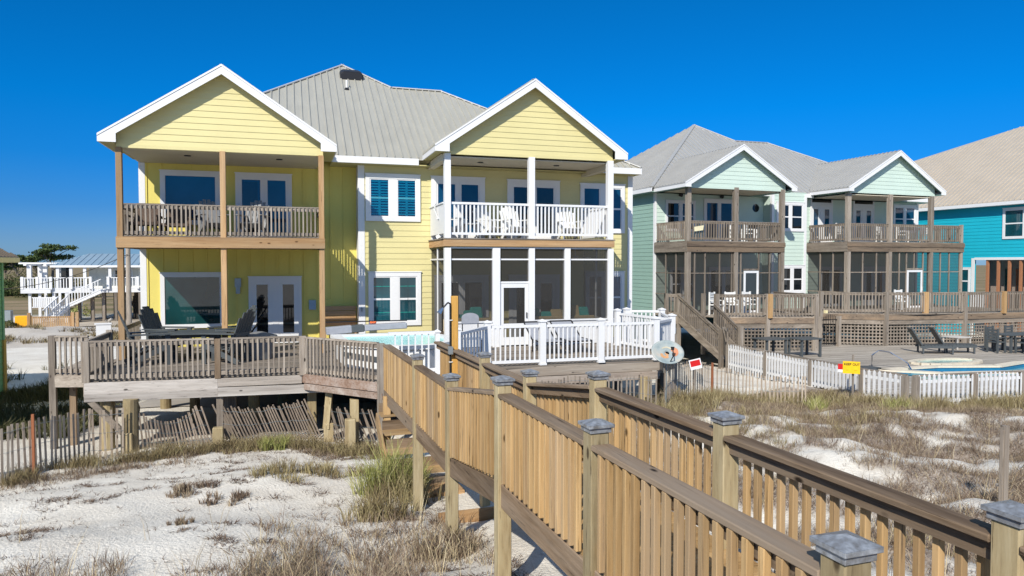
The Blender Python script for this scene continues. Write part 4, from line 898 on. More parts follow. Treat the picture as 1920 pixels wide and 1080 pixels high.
BM = wood('beam_old', ((.09, .065, .05), (.21, .16, .115), (.36, .25, .16)), 'x', stretch=.06, grain=18)
for us, ue, zf, posts, ext in ((0, 5.17, 5.98, (0, 2.54, 5.17), 5.17), (9.2, 14.73, 6.05, (9.2, 11.9, 14.73), 16.94)):
    for u in posts: mpost(u, 0, 2.7, 8.45, .10)
    s = MB(MF); s.box(us-.12, ext+.12, -.14, -.10, zf-.22, zf-.01); s.build('balcony_beam', BM, MH)
    s = MB(MF); s.box(us-.1, ext+.1, -.11, -.07, zf-.46, zf-.22); s.build('balcony_beam', BM, MH)
    s = MB(MF); s.box(us-.12, us-.08, -.1, 2.6, zf-.46, zf-.01); s.build('balcony_joist', WO['y'], MH)
    s = MB(MF); scan_boards(s, [(us-.1, -.12), (ext+.1, -.12), (ext+.1, 2.6), (us-.1, 2.6)], zf+.03, 'x'); s.build('balcony_floor', DECKX, MH)
    pu = list(posts)+([ext] if ext > posts[-1]+1 else [])
    for a, b in zip(pu[:-1], pu[1:]): railing(MH, (a+.1, 0), (b-.1, 0), zf+.93, zf+.08, WO, 'over', .14, T=MF, individual=False, out=.05, bw=.045)
    railing(MH, (us, 2.55), (us, .1), zf+.93, zf+.08, WO, 'over', .14, T=MF, individual=False, out=.05, bw=.045)
    railing(MH, (ext, .1), (ext, 2.55), zf+.93, zf+.08, WO, 'over', .14, T=MF, individual=False, out=.05, bw=.045)
    if ext > posts[-1]+1: mpost(ext, 0, 2.7, zf+.98, .07)
    s = MB(MF); s.box(us, posts[-1], 0, 2.6, 8.36, 8.39); s.build('porch_ceiling', CEIL, MH)
scA = [.35, .9, 1.69, 2.35, 2.85, 3.86, 4.48, 5.05]; scB = [9.35, 10.17, 11.06, 11.75, 12.59, 13.08, 13.6, 14.22, 15.45, 16.09, 16.85]
for us, ue, lst, zt, door in ((0, 5.17, scA, 5.52, (3.0, 3.83)), (9.2, 16.94, scB, 5.6, (13.1, 14.15))):
    s = MB(MF)
    for u in lst:
        if door[0]+.05 < u < door[1]-.05: s.box(u-.02, u+.02, -.03, .03, 4.72, zt)
        else: s.box(u-.03, u+.03, -.03, .03, 2.72, zt)
    for v in (.9, 1.75): s.box(us-.03, us+.03, v-.03, v+.03, 2.72, zt)
    s.box(us, door[0], -.025, .025, 4.54, 4.59); s.box(door[1], ue, -.025, .025, 4.54, 4.59); s.box(door[0], door[1], -.03, .03, 4.68, 4.76); s.box(us-.02, us+.02, .05, 2.6, 4.54, 4.58); s.box(us-.02, us+.02, .05, 2.6, 3.55, 3.6)
    s.box(us, ue, -.03, .03, zt-.04, zt+.02); s.build('screen_frame', WO['z'], MH)
    s = MB(MF); s.poly([(us, 0, 2.75), (ue, 0, 2.75), (ue, 0, zt), (us, 0, zt)]); s.poly([(us, .05, 2.75), (us, 2.6, 2.75), (us, 2.6, zt), (us, .05, zt)]); s.build('insect_screen', SCR2, MH)
    d = MB(MF); a, b = door; d.box(a, a+.1, -.06, -.03, 2.72, 4.66); d.box(b-.1, b, -.06, -.03, 2.72, 4.66); d.box(a+.1, b-.1, -.06, -.03, 4.56, 4.66); d.box(a+.1, b-.1, -.06, -.03, 2.72, 2.84); dd = d.build('screen_door', WHITE, MH)
    s = MB(MF); s.box(b-.05, b-.02, -.09, -.06, 3.6, 3.8); s.build('handle', WHITEP, dd)
s = MB(MF); s.box(-.05, 17, 0, 2.6, 2.55, 2.72); s.build('porch_floor', DECKX, MH)
window(MH, MF, .52, 2.2, 6.55, 8.02, 2.65, 'pair', GLD, .09); window(MH, MF, 2.7, 4.5, 6.05, 8.15, 2.65, 'slider', GL, .12, name='sliding_door')
window(MH, MF, 6.55, 8.3, 6.62, 8.08, 2.0, 'pair', GLD, .12); window(MH, MF, 6.8, 8.35, 3.5, 4.9, 2.0, 'pair', GLD, .12)
for a in (9.3, 12.2): window(MH, MF, a, a+1.5, 6.1, 8.08, 2.65, 'french', GL, .1, name='french_door'); window(MH, MF, a, a+1.5, 8.1, 8.52, 2.65, 'fixed', GLD, .1, name='transom')
window(MH, MF, 15.1, 16.8, 6.7, 8.22, 2.65, 'pair', GL, .12)
window(MH, MF, .8, 2.2, 3.2, 4.8, 2.65, 'pair', GLD, .1); window(MH, MF, 3.0, 4.8, 2.7, 4.8, 2.65, 'slider', GLD, .1, name='sliding_door'); window(MH, MF, 10, 11.5, 2.7, 4.8, 2.65, 'slider', GLD, .1, name='sliding_door'); window(MH, MF, 13, 14.6, 2.7, 4.8, 2.65, 'french', GLD, .1, name='french_door')
s = MB(MF); s.tube((5.83, 2.62, 7.8), (5.83, 2.66, 7.8), .2, .2, 20); s.build('round_window', GLD, MH)
for u in (1.33, 3.7): s = MB(MF); s.tube((u, 2.5, 8.3), (u, 2.64, 8.3), .10, .06, 10); s.build('wall_lamp', BLACK, MH)
# raised deck of the mint house, two halves with a gate between
MD = thing('wooden_deck', up(MF, 5, -2, 1.3), 'grey raised deck with lattice skirt and stairs in front of the mint green duplex', 'deck')
DZ = 2.75
pA = [(-1.6, .0), (-1.55, -.75), (-.05, -1.2), (.2, -1.85), (2.2, -2.62), (4.15, -3.3), (4.6, 0)]; pB = [(6.15, 0), (6.15, -1.5), (8.5, -2.95), (10.2, -3.55), (12.2, -3.9), (14.6, -4.1), (16.9, -4.3), (16.9, 0)]
for pp in (pA, pB):
    s = MB(MF); scan_boards(s, pp, DZ, 'x'); s.build('deck_floor', DECKX, MD)
edgeA = [(.2, -1.85), (2.2, -2.62), (4.15, -3.3)]; edgeB = [(6.15, -1.5), (8.5, -2.95), (12.2, -3.9), (16.9, -4.3)]
LAT = wood('lattice', OLD, 'z')
def lattice(u0, v0, u1, v1, z0, z1, parent, step=.15):
    s = MB(MF); L = math.hypot(u1-u0, v1-v0); du, dv = (u1-u0)/L, (v1-v0)/L; t = step/2
    while t < L: s.bar((u0+du*t, v0+dv*t, z0), (u0+du*t, v0+dv*t, z1), .012, .055, (du, dv, 0)); t += step
    z = z0+step/2
    while z < z1: s.bar((u0+dv*.012, v0-du*.012, z), (u1+dv*.012, v1-du*.012, z), .012, .055); z += step
    return s.build('lattice', LAT, parent)
for edge in (edgeA, edgeB):
    for (a, b) in zip(edge[:-1], edge[1:]):
        s = MB(MF); s.bar((*a, DZ-.16), (*b, DZ-.16), .05, .25); s.build('fascia', BM, MD)
        s = MB(MF); s.bar((a[0], a[1]+.04, DZ-.39), (b[0], b[1]+.04, DZ-.39), .05, .2); s.build('fascia', WO['x'], MD)
        lattice(a[0]+.1, a[1]+.09, b[0]-.1, b[1]+.09, 1.33, DZ-.5, MD)
        railing(MD, (a[0]+.08, a[1]), (b[0]-.08, b[1]), DZ+.95, DZ+.06, WO, 'over', .14, T=MF, individual=False, out=.05, bw=.045)
    for i, a in enumerate(edge):
        mpost(a[0], a[1]+.02, 1.2, DZ+.97, .085, None, MD)
amb = wood('orange_post', ((.30, .18, .08), (.42, .26, .12), (.50, .33, .17)), 'z')
for (u, v) in ((2.25, -2.66), (10.3, -3.42), (14.4, -4.1)): mpost(u, v-.02, DZ-.05, DZ+.97, .09, amb, MD)
railing(MD, (4.2, -3.2), (4.58, -.2), DZ+.95, DZ+.06, WO, 'over', .15, T=MF, individual=False, out=.05, bw=.045)
railing(MD, (-1.5, -.75), (-1.15, -.95), DZ+.95, DZ+.06, WO, 'over', .14, T=MF, individual=False, out=.05, bw=.045)
mpost(-1.55, -.72, .9, DZ+.97, .07, None, MD); mpost(-1.1, -.98, .9, DZ+.97, .07, None, MD); mpost(-.05, -1.25, 1.1, DZ+.97, .07, None, MD)
s = MB(MF); s.bar((-1.6, -.8, DZ-.2), (-1.05, -1.0, DZ-.2), .05, .3); s.build('fascia', WO['x'], MD)
# stairs down to the pool deck
s = MB(MF)
for k in range(7): s.box(-1.1, -.05, -1.3-.4*(k+1), -1.3-.4*k+.02, DZ-.2*(k+1)-.045, DZ-.2*(k+1))
s.build('stair_treads', WO['x'], MD)
for u in (-1.15, 0): s = MB(MF); s.bar((u, -1.1, DZ-.15), (u, -4.0, 1.32), .05, .28); s.build('stair_stringer', WO['y'], MD)
railing(MD, (-1.17, -1.05), (-1.17, -3.9), DZ+.93, DZ+.02, WO, 'over', .13, T=MF, individual=False, out=-.05, bw=.045, zt2=2.35, zb2=1.4)
railing(MD, (.02, -1.9), (.02, -3.6), DZ+.6, DZ-.3, WO, 'over', .13, T=MF, individual=False, out=-.05, bw=.045, zt2=2.4, zb2=1.5)
mpost(-1.17, -3.98, .8, 2.45, .07, None, MD); mpost(.02, -3.65, 1.0, 2.5, .07, None, MD)
# right-hand stair
railing(MD, (16.6, -4.35), (19.0, -7.5), DZ+.93, DZ+.02, WO, 'over', .14, T=MF, individual=False, out=.05, bw=.045, zt2=2.3, zb2=1.35)
for (u, v) in ((5.4, -2.2), (6.35, -2.35), (8.3, -4.0)):
    if u < 8: mpost(u, v, 1.2, DZ-.1, .08, None, MD)
GT = thing('metal_gate', up(MF, 5.9, -2.3, 1.3), 'black metal gate with arched top in the gap between the mint deck halves', 'gate')
s = MB(MF)
for k in range(9): s.bar((5.5+.1*k, -2.32, 1.36), (5.5+.1*k, -2.32, 2.62+.12*math.sin(math.pi*k/8)), .018, .018)
s.bar((5.45, -2.32, 2.5), (6.35, -2.32, 2.5), .025, .04); s.bar((5.45, -2.32, 1.45), (6.35, -2.32, 1.45), .025, .04); s.build('bars', BLACK, GT)
s = MB(MF); s.box(5.55, 5.67, -2.4, -2.28, 2.80, 2.93); tag(s.build('gate_lamp', flat('lamp_cream', (.8, .7, .4))), 'small square cream lamp above the black gate of the mint house', 'lamp')
# pool deck, pool, spa
PD = thing('pool_deck', (22, 20, 1.0), 'grey timber deck around the swimming pool of the mint house', 'deck')
s = MB(); pq = [(15.35, 22.6), (15.3, 15.0), (19.1, 14.7), (24.5, 14.9), (34, 15.6), (34, 26.4), (28, 26.2), (17.5, 25.6), (16.3, 24.4)]
cx = [(19.4, 20.6), (21.0, 19.0), (22.6, 18.6), (34, 19.4)]
scan_boards(s, [(15.35, 22.6), (15.35, 19.9), (22, 19.95), (24.2, 19.4), (25.8, 19.85), (34, 20.35), (34, 27.6), (17.3, 27.6), (16.3, 24.4)], 1.3, 'x'); scan_boards(s, [(15.35, 19.89), (15.3, 15.0), (19.5, 14.8), (19.5, 19.89)], 1.3, 'x'); scan_boards(s, [(19.5, 17.8), (19.5, 14.8), (34, 15.6), (34, 17.8)], 1.3, 'x')
s.build('deck_floor', wood('pale_boards', ((.30, .26, .215), (.44, .39, .33), (.58, .53, .46)), 'x', cell=.145), PD)
PO = thing('swimming_pool', (26, 19.5, .6), 'tiled swimming pool with blue tile band and curved spa beside the timber deck', 'pool')
s = MB(); s.poly([(19.5, 17.8, 1.16), (34, 17.8, 1.16), (34, 20.25, 1.16), (25.8, 19.75, 1.16), (24.2, 19.3, 1.16), (22, 19.9, 1.16), (19.5, 19.8, 1.16)]); s.build('water', POOLW, PO)
s = MB(); cop = [(19.45, 19.85), (22.0, 19.95), (24.2, 19.35), (25.8, 19.8), (34, 20.3)]
for a, b in zip(cop[:-1], cop[1:]): s.bar((*a, 1.33), (*b, 1.33), .32, .06)
for a, b in (((19.45, 19.85), (20.9, 18.6)), ((20.9, 18.6), (23.5, 18.1)), ((23.5, 18.1), (34, 18.3))): s.bar((*a, 1.33), (*b, 1.33), .32, .06)
s.build('coping', flat('coping_stone', (.66, .58, .46)), PO)
s = MB()
for a, b in zip(cop[:-1], cop[1:]): s.bar((a[0], a[1]-.1, 1.225), (b[0], b[1]-.1, 1.225), .06, .16)
s.build('tile_band', BLUETILE, PO)
s = MB(); pts_ = [(23.4+1.45*math.cos(a), 20.75+.62*math.sin(a)) for a in [2*math.pi*k/20 for k in range(20)]]
for k in range(20): s.bar((*pts_[k], 1.335), (*pts_[(k+1) % 20], 1.335), .26, .09)
s.build('spa_wall', flat('spa_stone', (.62, .55, .43)), PO); s = MB(); s.poly([(*p, 1.33) for p in pts_]); s.build('spa_water', POOLW, PO)
s = MB(); s.path([(19.75, 20.5, 1.3), (19.75, 20.5, 1.75), (19.9, 20.35, 1.92), (20.15, 20.1, 1.88), (20.5, 19.7, 1.55), (20.6, 19.6, 1.3)], .025)
tag(s.build('pool_handrail', CHROME), 'bent metal handrail at the near left corner of the swimming pool', 'handrail')
s = MB(); s.tube((19.4, 20.3, 1.31), (19.4, 20.3, 1.36), .42, .42, 20); tag(s.build('drain_cover', DARKGREY), 'round dark cover lying on the deck beside the pool handrail', 'cover')
# loungers by the pool
def pool_lounger():
    t = thing('pool_lounger', (0, 0, 0), '', 'sun lounger')
    s = MB()
    for k in range(9): s.box(-.3, .3, -1.1+.13*k, -1.1+.13*k+.11, .33, .36)
    s.build('seat', DARKGREY, t); s = MB()
    for k in range(6): y = .1+.07*k; z = .36+.115*k; s.add([(-.3, y, z), (.3, y, z), (.3, y+.065, z+.105), (-.3, y+.065, z+.105), (-.3, y+.05, z-.02), (.3, y+.05, z-.02), (.3, y+.115, z+.085), (-.3, y+.115, z+.085)], [(0, 1, 2, 3), (7, 6, 5, 4), (0, 4, 5, 1), (3, 2, 6, 7), (1, 5, 6, 2), (0, 3, 7, 4)])
    s.build('backrest', DARKGREY, t)
    for a in (-.3, .3):
        s = MB(); s.box(a-.025, a+.025, -1.1, .2, .24, .33); s.build('side_rail', DARKGREY, t)
        for b in (-1.0, .1): s = MB(); s.box(a-.03, a+.03, b-.03, b+.03, 0, .33); s.build('leg', DARKGREY, t)
    return t
pl_ = pool_lounger(); x1, y1, _ = MF(7.7, -5.5, 0); x2, y2, _ = MF(8.8, -5.6, 0)
place(pl_, [(x1, y1, 1.31, 62, 'charcoal slatted sun lounger on the left of the pair by the lattice'), (x2, y2, 1.31, 62, 'charcoal slatted sun lounger on the right of the pair by the lattice')], 'sun loungers on the pool deck')
x1, y1, _ = MF(10.4, -4.9, 0); side_table((x1, y1, 1.31), 'small pale table standing against the lattice right of the loungers', SILV, .4, .5)
def dining(name, u, v, z, L, label, group, chairs, mat=DARKGREY):
    x, y, _ = MF(u, v, 0); t = thing(name, (x, y, z), label, 'table', group)
    s = MB(MF); s.box(u-L/2, u+L/2, v-.45, v+.45, z+.70, z+.74); s.build('tabletop', mat, t)
    for a in (-1, 1):
        for b in (-1, 1): s = MB(MF); s.box(u+a*(L/2-.12)-.04, u+a*(L/2-.12)+.04, v+b*.35-.04, v+b*.35+.04, z, z+.7); s.build('leg', mat, t)
def dchair(mat):
    t = thing('dining_chair', (0, 0, 0), '', 'chair')
    s = MB(); s.box(-.24, .24, -.24, .24, .42, .46); s.build('seat', mat, t)
    s = MB()
    for k in range(4): s.box(-.24, .24, .22, .25, .52+.12*k, .61+.12*k)
    s.build('backrest', mat, t)
    for a in (-.22, .22): s = MB(); s.box(a-.03, a+.03, -.24, -.18, 0, .64); s.build('leg', mat, t); s = MB(); s.box(a-.03, a+.03, .2, .26, 0, 1.0); s.build('leg', mat, t); s = MB(); s.box(a-.035, a+.035, -.24, .24, .62, .65); s.build('armrest', mat, t)
    return t
dining('dining_table', 12.3, -6.4, 1.31, 2.6, 'long charcoal dining table on the pool deck at the right edge', None, 4)
dc = dchair(DARKGREY); c_ = []
for (u, v, rz, lab) in [(10.75, -6.4, 93, 'charcoal dining chair at the left head of the poolside table'), (11.5, -7.05, 183, 'charcoal dining chair on the near side of the poolside table, left'), (12.4, -7.05, 183, 'charcoal dining chair on the near side of the poolside table, right'), (11.6, -5.7, 3, 'charcoal dining chair on the far side of the poolside table, left'), (12.8, -5.7, 3, 'charcoal dining chair on the far side of the poolside table, right')]:
    x, y, _ = MF(u, v, 0); c_.append((x, y, 1.31, rz, lab))
place(dc, c_, 'dining chairs around the poolside table')
dining('picnic_table', 1.0, -4.2, 1.31, 1.15, 'charcoal picnic table left part by the lattice behind the white fence', 'picnic tables by the lattice', 0)
dining('picnic_table', 2.35, -4.6, 1.31, 1.15, 'charcoal picnic table right part by the lattice behind the white fence', 'picnic tables by the lattice', 0)
# chairs on the upper and lower mint decks
wc = dchair(WHITEP); c_ = []
for (u, v, z, rz, lab) in [(.9, -.9, DZ, 30, 'white chair on the lower mint deck nearest the stair'), (1.7, -.9, DZ, -10, 'white chair behind the lower mint deck railing, middle of three'), (2.6, -1.0, DZ, 10, 'white chair behind the lower mint deck railing left of the screen door'),
    (11.0, -1.6, DZ, 5, 'white chair on the right half of the lower mint deck'), (4.3, 1.1, 5.99, 40, 'white chair at the right end of the left mint balcony'), (3.6, 1.3, 5.99, -20, 'white chair right of the sliding door on the left mint balcony'),
    (10.2, 1.3, 6.07, 20, 'white chair by the left double door of the right mint balcony'), (12.8, 1.2, 6.07, -10, 'white chair in front of the right double door of the mint balcony'), (14.2, 1.2, 6.07, 30, 'white chair left of the last gable post on the right mint balcony'), (15.9, 1.2, 6.07, -25, 'white chair at the open right end of the mint balcony')]:
    x, y, _ = MF(u, v, 0); c_.append((x, y, z, rz, lab))
place(wc, c_, 'white chairs on the mint decks')
s = MB(MF); s.prism([(.22, -.16, 6.62), (.72, -.16, 6.70), (.68, -.16, 6.48), (.24, -.16, 6.42)], (0, .03, 0)); tag(s.build('folded_cloth', flat('cloth_cream', (.75, .68, .45))), 'cream cloth hung over the left mint balcony railing', 'cloth')

# ================================================================== TEAL HOUSE
TH_ = thing('beach_house', up(MF, 27, 2, .3), 'bright teal house with tan metal roof at the right edge', 'house')
s = MB(MF); lap(s, (21, -9, 0), (0, 1, 0), (-1, 0, 0), [(0, .4), (8.05, .4), (8.05, 5.3), (0, 5.3)], .19) if False else None
s = MB(MF); lap(s, (21, -9, 0), (0, 1, 0), (-1, 0, 0), [(0, 5.3), (21, 5.3), (21, 8.45), (0, 8.45)], .19); lap(s, (21, 2.3, 0), (0, 1, 0), (-1, 0, 0), [(0, .4), (9.7, .4), (9.7, 5.3), (0, 5.3)], .19)
s.box(21.004, 21.2, 2.3, 12, .4, 5.3); s.box(21.004, 21.2, -9, 12, 5.3, 8.45); s.box(21.2, 34, 11.8, 12, .4, 8.45); s.build('wall', TEAL, TH_)
s = MB(MF); s.box(22.3, 22.4, -9, 2.3, .4, 5.3); s.build('recess_wall', flat('taupe_wall', (.30, .24, .2)), TH_)
for k in range(14): s = MB(MF); s.box(22.24, 22.3, 1.0-.62*k, 1.32-.62*k, 1.5, 4.7); s.build('dark_window', GLD, TH_)
for k in range(17): v = 1.5-.62*k; s = MB(MF); s.box(21.0, 21.14, v-.055, v+.055, .6, 5.22); s.build('column', flat('rust_column', (.36, .16, .08)), TH_) if v < 2.1 else None
s = MB(MF); s.box(20.95, 21.0, 2.22, 2.4, .5, 5.3); s.box(20.95, 21.0, -9, 2.22, 5.2, 5.34); s.build('opening_trim', WHITE, TH_)
WT_ = lambda a, b, c: MF(21-(-b), a, c)   # window frame facing -u : local x = v, local y = u-21
WT_ = lambda a, b, c: MF(21+b, a, c)
window(TH_, WT_, -.62, .62, 6.35, 8.03, 0, 'hung', GLT, .14); window(TH_, WT_, 2.45, 3.12, 3.2, 4.75, 0, 'hung', GLT, .12)
r = MB(MF); ev_ = 20.55
pkT, l1, l2 = (28.33, 4.81, 13.75), (27.0, 7.6, 12.85), (25.6, 12.6, 11.9)
roof_face(r, [(ev_, -10, 8.42), (ev_, 12.6, 8.42), (25.6, 12.4, 11.85), l1, pkT, (28.33, -10, 13.75)], (0, 1), .3)
r.prism([pkT, (28.33, -10, 13.75), (36, -10, 8.5), (36, 12.6, 8.5), (25.6, 12.4, 11.85), l1], (0, 0, -.05)); r.prism([(25.6, 12.4, 11.85), (ev_, 12.6, 8.42), (36, 12.6, 8.5)], (0, 0, -.05)); r.build('roof', ROOFT, TH_)
s = MB(MF); s.box(20.5, 20.56, -10, 12.6, 8.2, 8.38); s.build('fascia', WHITE, TH_)
s = MB(MF); s.box(20.56, 21, -10, 12, 8.2, 8.23); s.build('soffit', WHITE, TH_)

# ================================================================== FENCES
DSLAT = wood('slat_dark', ((.11, .085, .065), (.21, .165, .125), (.32, .26, .20)), 'z')
SLAT = wood('slat_wood', ((.20, .15, .11), (.36, .29, .22), (.50, .43, .34)), 'z')
def sand_fence(pts, label, h=1.15, sp=.085, lean=0., posts=(), wobble=.03, sink=.05, mat=None, pw=.036, hs=None, group=None, sag=None):
    """snow-fence of thin pickets wired together, following the ground along pts."""
    mat = mat or SLAT; x0, y0 = pts[0]; t = thing('sand_fence', (x0, y0, gz(x0, y0)), label, 'fence', group)
    s = MB(); w1 = []; w2 = []; w3 = []; acc = 0
    tot = sum(math.hypot(b[0]-a[0], b[1]-a[1]) for a, b in zip(pts[:-1], pts[1:])); done = 0
    for a, b in zip(pts[:-1], pts[1:]):
        L = math.hypot(b[0]-a[0], b[1]-a[1]); d = Vector(((b[0]-a[0])/L, (b[1]-a[1])/L, 0)); k = acc
        while k < L:
            x, y = a[0]+d.x*k, a[1]+d.y*k; f = (done+k)/tot; z = gz(x, y)-sink; ln = lean(f) if callable(lean) else lean; hh = (hs(f) if hs else h)*random.uniform(.96, 1.03)
            ln += random.uniform(-wobble, wobble); top = Vector((x+d.x*ln*hh, y+d.y*ln*hh, z+hh)); bot = Vector((x, y, z))
            s.bar(bot, top, .010, pw, d) if False else s.bar(bot, top, pw, .010, (d.y, -d.x, 0))
            off = Vector((d.y, -d.x, 0))*.012; w1.append(bot.lerp(top, .9)+off); w2.append(bot.lerp(top, .55)+off); w3.append(bot.lerp(top, .22)+off); k += sp*random.uniform(.85, 1.15)
        acc = k-L; done += L
    s.build('pickets', mat, t); 
    for ww in (w1, w2, w3): q = MB(); q.path([tuple(p) for p in ww[::2]], .004, 4); q.build('wire', GREYM, t)
    for (x, y, hp, m_) in posts: q = MB(); z = gz(x, y); q.box(x-.022, x+.022, y-.022, y+.022, z-.3, z+hp); q.build('post', m_, t)
    return t
sand_fence([(-8.5, 13.6), (-5.05, 15.25), (-4.55, 15.68), (-3.95, 16.5), (-3.3, 16.75)], 'upright grey slatted sand fence running left from the grey deck', 1.08, .098, posts=((-4.62, 15.55, 1.15, RUST), (-7, 14.25, 1.2, RUST)), pw=.042)
sand_fence([(-3.15, 17.0), (-2.4, 17.25), (-1.55, 17.05)], 'sagging sand fence leaning between the round pile and the middle post', .8, mat=DSLAT, sp= .075, lean=lambda f: -.30*f-.05, hs=lambda f: .95-.75*math.sin(math.pi*min(1, f*1.1))*.45, pw=.035)
sand_fence([(-1.2, 17.05), (-.4, 17.0), (.75, 16.7)], 'sand fence with strongly leaning slats under the middle of the grey deck', .85, mat=DSLAT, sp= .068, lean=lambda f: -.42, hs=lambda f: .98-.18*math.sin(math.pi*f), pw=.034)
sand_fence([(.98, 16.4), (1.25, 16.0), (1.95, 15.4)], 'short tangle of leaning sand fence below the angled end of the grey deck', .85, mat=DSLAT, sp= .08, lean=-.45, pw=.034, wobble=.1)
sand_fence([(3.9, 14.6), (6.2, 15.7), (8.45, 15.35)], 'dark upright sand fence under the white railed deck', .95, .105, pw=.038, mat=WO['z'])
sand_fence([(8.7, 15.5), (9.7, 16.3), (11.0, 17.0), (12.0, 16.9), (13.2, 15.9)], 'tall grey sand fence running right from the satellite dish', 1.15, .105, hs=lambda f: 1.2-.35*f, pw=.04, posts=((10.9, 16.85, 1.05, RUST), (9.35, 16.1, 1.75, WG['z'])))
sand_fence([(6.9, 2.2), (7.35, 6.7), (8.6, 9.2)], 'low broken sand fence wires at the right edge of the dune', .3, .9, posts=((7.55, 7.55, .95, WO['z']),), pw=.03) if False else None
s = MB(); x, y = 8.28, 6.5; z = gz(x, y); s.box(x-.035, x+.035, y-.035, y+.035, z-.3, z+.95); s.box(x-.05, x-.035, y-.02, y+.02, z-.2, z+.9)
tag(s.build('fence_post', WO['z']), 'single old wooden fence post standing in the dune at the right edge', 'post')
# white picket fence round the pool deck
WPF = thing('picket_fence', (15.3, 20, 1.2), 'white picket fence with grey posts around the pool deck', 'fence')
fpts = [(15.28, 22.6), (15.26, 20.4), (15.24, 18.2), (15.24, 16.15), (15.5, 14.95)]; fp2 = [(15.75, 14.85), (17.6, 14.72), (19.2, 14.6), (21, 14.5), (23.5, 14.6)]
for ch in (fpts, fp2):
    for (a, b) in zip(ch[:-1], ch[1:]):
        L = math.hypot(b[0]-a[0], b[1]-a[1]); d = ((b[0]-a[0])/L, (b[1]-a[1])/L); n_ = int(L/.145); s = MB()
        nx_, ny_ = -d[1], d[0]
        if nx_ > 0 or ny_ > 0: nx_, ny_ = -nx_, -ny_
        for k in range(n_):
            tt = L*(k+.5)/n_; x, y = a[0]+d[0]*tt+nx_*.04, a[1]+d[1]*tt+ny_*.04; z0 = gz(x, y)+random.uniform(-.08, .06); zt = 2.02+.03*math.sin(tt*3)
            s.bar((x, y, z0), (x, y, zt), .075, .018, (d[1], -d[0], 0)); 
            s.add([(x-d[0]*.037, y-d[1]*.037, zt), (x+d[0]*.037, y+d[1]*.037, zt), (x, y, zt+.05)], [(0, 1, 2)])
        r_ = s.build('pickets', WHITE2, WPF)
        q = MB(); q.bar((*a, 1.88), (*b, 1.88), .035, .08); q.bar((*a, 1.35), (*b, 1.35), .035, .08); q.build('rail', WHITE2, WPF)
    for (x, y) in ch: q = MB(); q.box(x-.07, x+.07, y-.07, y+.07, gz(x, y)-.3, 2.04); q.build('post', WG['z'], WPF)
s = MB(); s.bar((*up(MF, -1.1, -4.05, 0)[:2], 2.0), (15.3, 22.7, 2.0), .04, 1.0); s.build('solid_panel', WO['x'], WPF)
s = MB(); s.bar((*up(MF, -1.1, -4.05, 0)[:2], 2.53), (15.3, 22.7, 2.16), .14, .04); s.build('top_rail', WO['x'], WPF)
for a, b in zip(fpts[:-1], fpts[1:]): q = MB(); q.bar((a[0]+.05, a[1], 2.06), (b[0]+.05, b[1], 2.06), .13, .03); q.build('top_rail', WO['y'], WPF)
for a, b in zip(fp2[:-1], fp2[1:]): q = MB(); q.bar((a[0], a[1]+.05, 2.04), (b[0], b[1]+.05, 2.04), .13, .03); q.build('top_rail', WO['x'], WPF)
# ---- signs
def text(body, size, mat, M4, parent, name='lettering'):
    cu = bpy.data.curves.new('t', 'FONT'); cu.body = body; cu.size = size; cu.align_x = 'CENTER'; cu.align_y = 'CENTER'; cu.extrude = .002; cu.offset = size*.02
    ob = bpy.data.objects.new('t', cu); COL.objects.link(ob); dg = bpy.context.evaluated_depsgraph_get(); me = bpy.data.meshes.new_from_object(ob.evaluated_get(dg)); bpy.data.objects.remove(ob)
    me.materials.clear(); me.materials.append(mat); me.transform(M4); c = Vector(M4.translation); me.transform(Matrix.Translation(-c))
    o = bpy.data.objects.new(name, me); COL.objects.link(o); o.parent = parent; o.location = c-WL[parent.name]; WL[o.name] = c; return o
def sign_frame(x, y, z, yaw, roll=0): return Matrix.Translation((x, y, z)) @ Matrix.Rotation(R(yaw), 4, 'Z') @ Matrix.Rotation(R(90), 4, 'X') @ Matrix.Rotation(R(roll), 4, 'Z')
def board(M4, w_, h_, th, mat, name, parent=None):
    s = MB(); s.box(-w_/2, w_/2, -h_/2, h_/2, -th, 0); s.v = [tuple(M4 @ Vector(p)) for p in s.v]; return s.build(name, mat, parent)
kx, ky = 14.4, 15.65
KS = thing('keep_out_sign', (kx, ky, gz(kx, ky)), 'yellow sign reading KEEP OUT on a stake in front of the white picket fence', 'sign')
M4 = sign_frame(kx, ky, 2.21, -42); b0 = board(M4, .42, .33, .012, YSIGN, 'board', KS)
text('KEEP OUT', .085, INK, M4 @ Matrix.Translation((0.01, .085, .004)), KS)
for dx in (-.1, .1): board(M4 @ Matrix.Translation((dx, -.07, .003)), .07, .012, .002, flat('sign_small_print', (.5, .28, .01)), 'print_line', KS)
s = MB(); s.box(kx+.08, kx+.12, ky+.03, ky+.07, gz(kx, ky)-.2, 2.55); s.build('stake', WG['z'], KS)
M4b = sign_frame(kx-.19, ky+.19, 2.22, -42); RS2 = thing('small_red_sign', (kx-.19, ky+.19, 2.0), 'narrow dark red sign edge sticking out left of the yellow KEEP OUT sign', 'sign')
board(M4b, .12, .15, .01, RED, 'board', RS2); board(M4b @ Matrix.Translation((0, -.11, 0)), .12, .06, .01, WHITE, 'white_band', RS2)
sx, sy = 9.95, 16.15; RS = thing('red_sign', (sx, sy, gz(sx, sy)), 'tilted red and white rectangular sign fixed to the sand fence', 'sign')
M4 = sign_frame(sx, sy, 2.42, -22, 14); board(M4, .30, .26, .01, WHITE, 'board', RS); board(M4 @ Matrix.Translation((0, .025, .004)), .25, .15, .003, RED, 'red_panel', RS)
s = MB(); s.box(sx-.02, sx+.02, sy+.02, sy+.05, gz(sx, sy)-.2, 2.5); s.build('stake', WG['z'], RS)
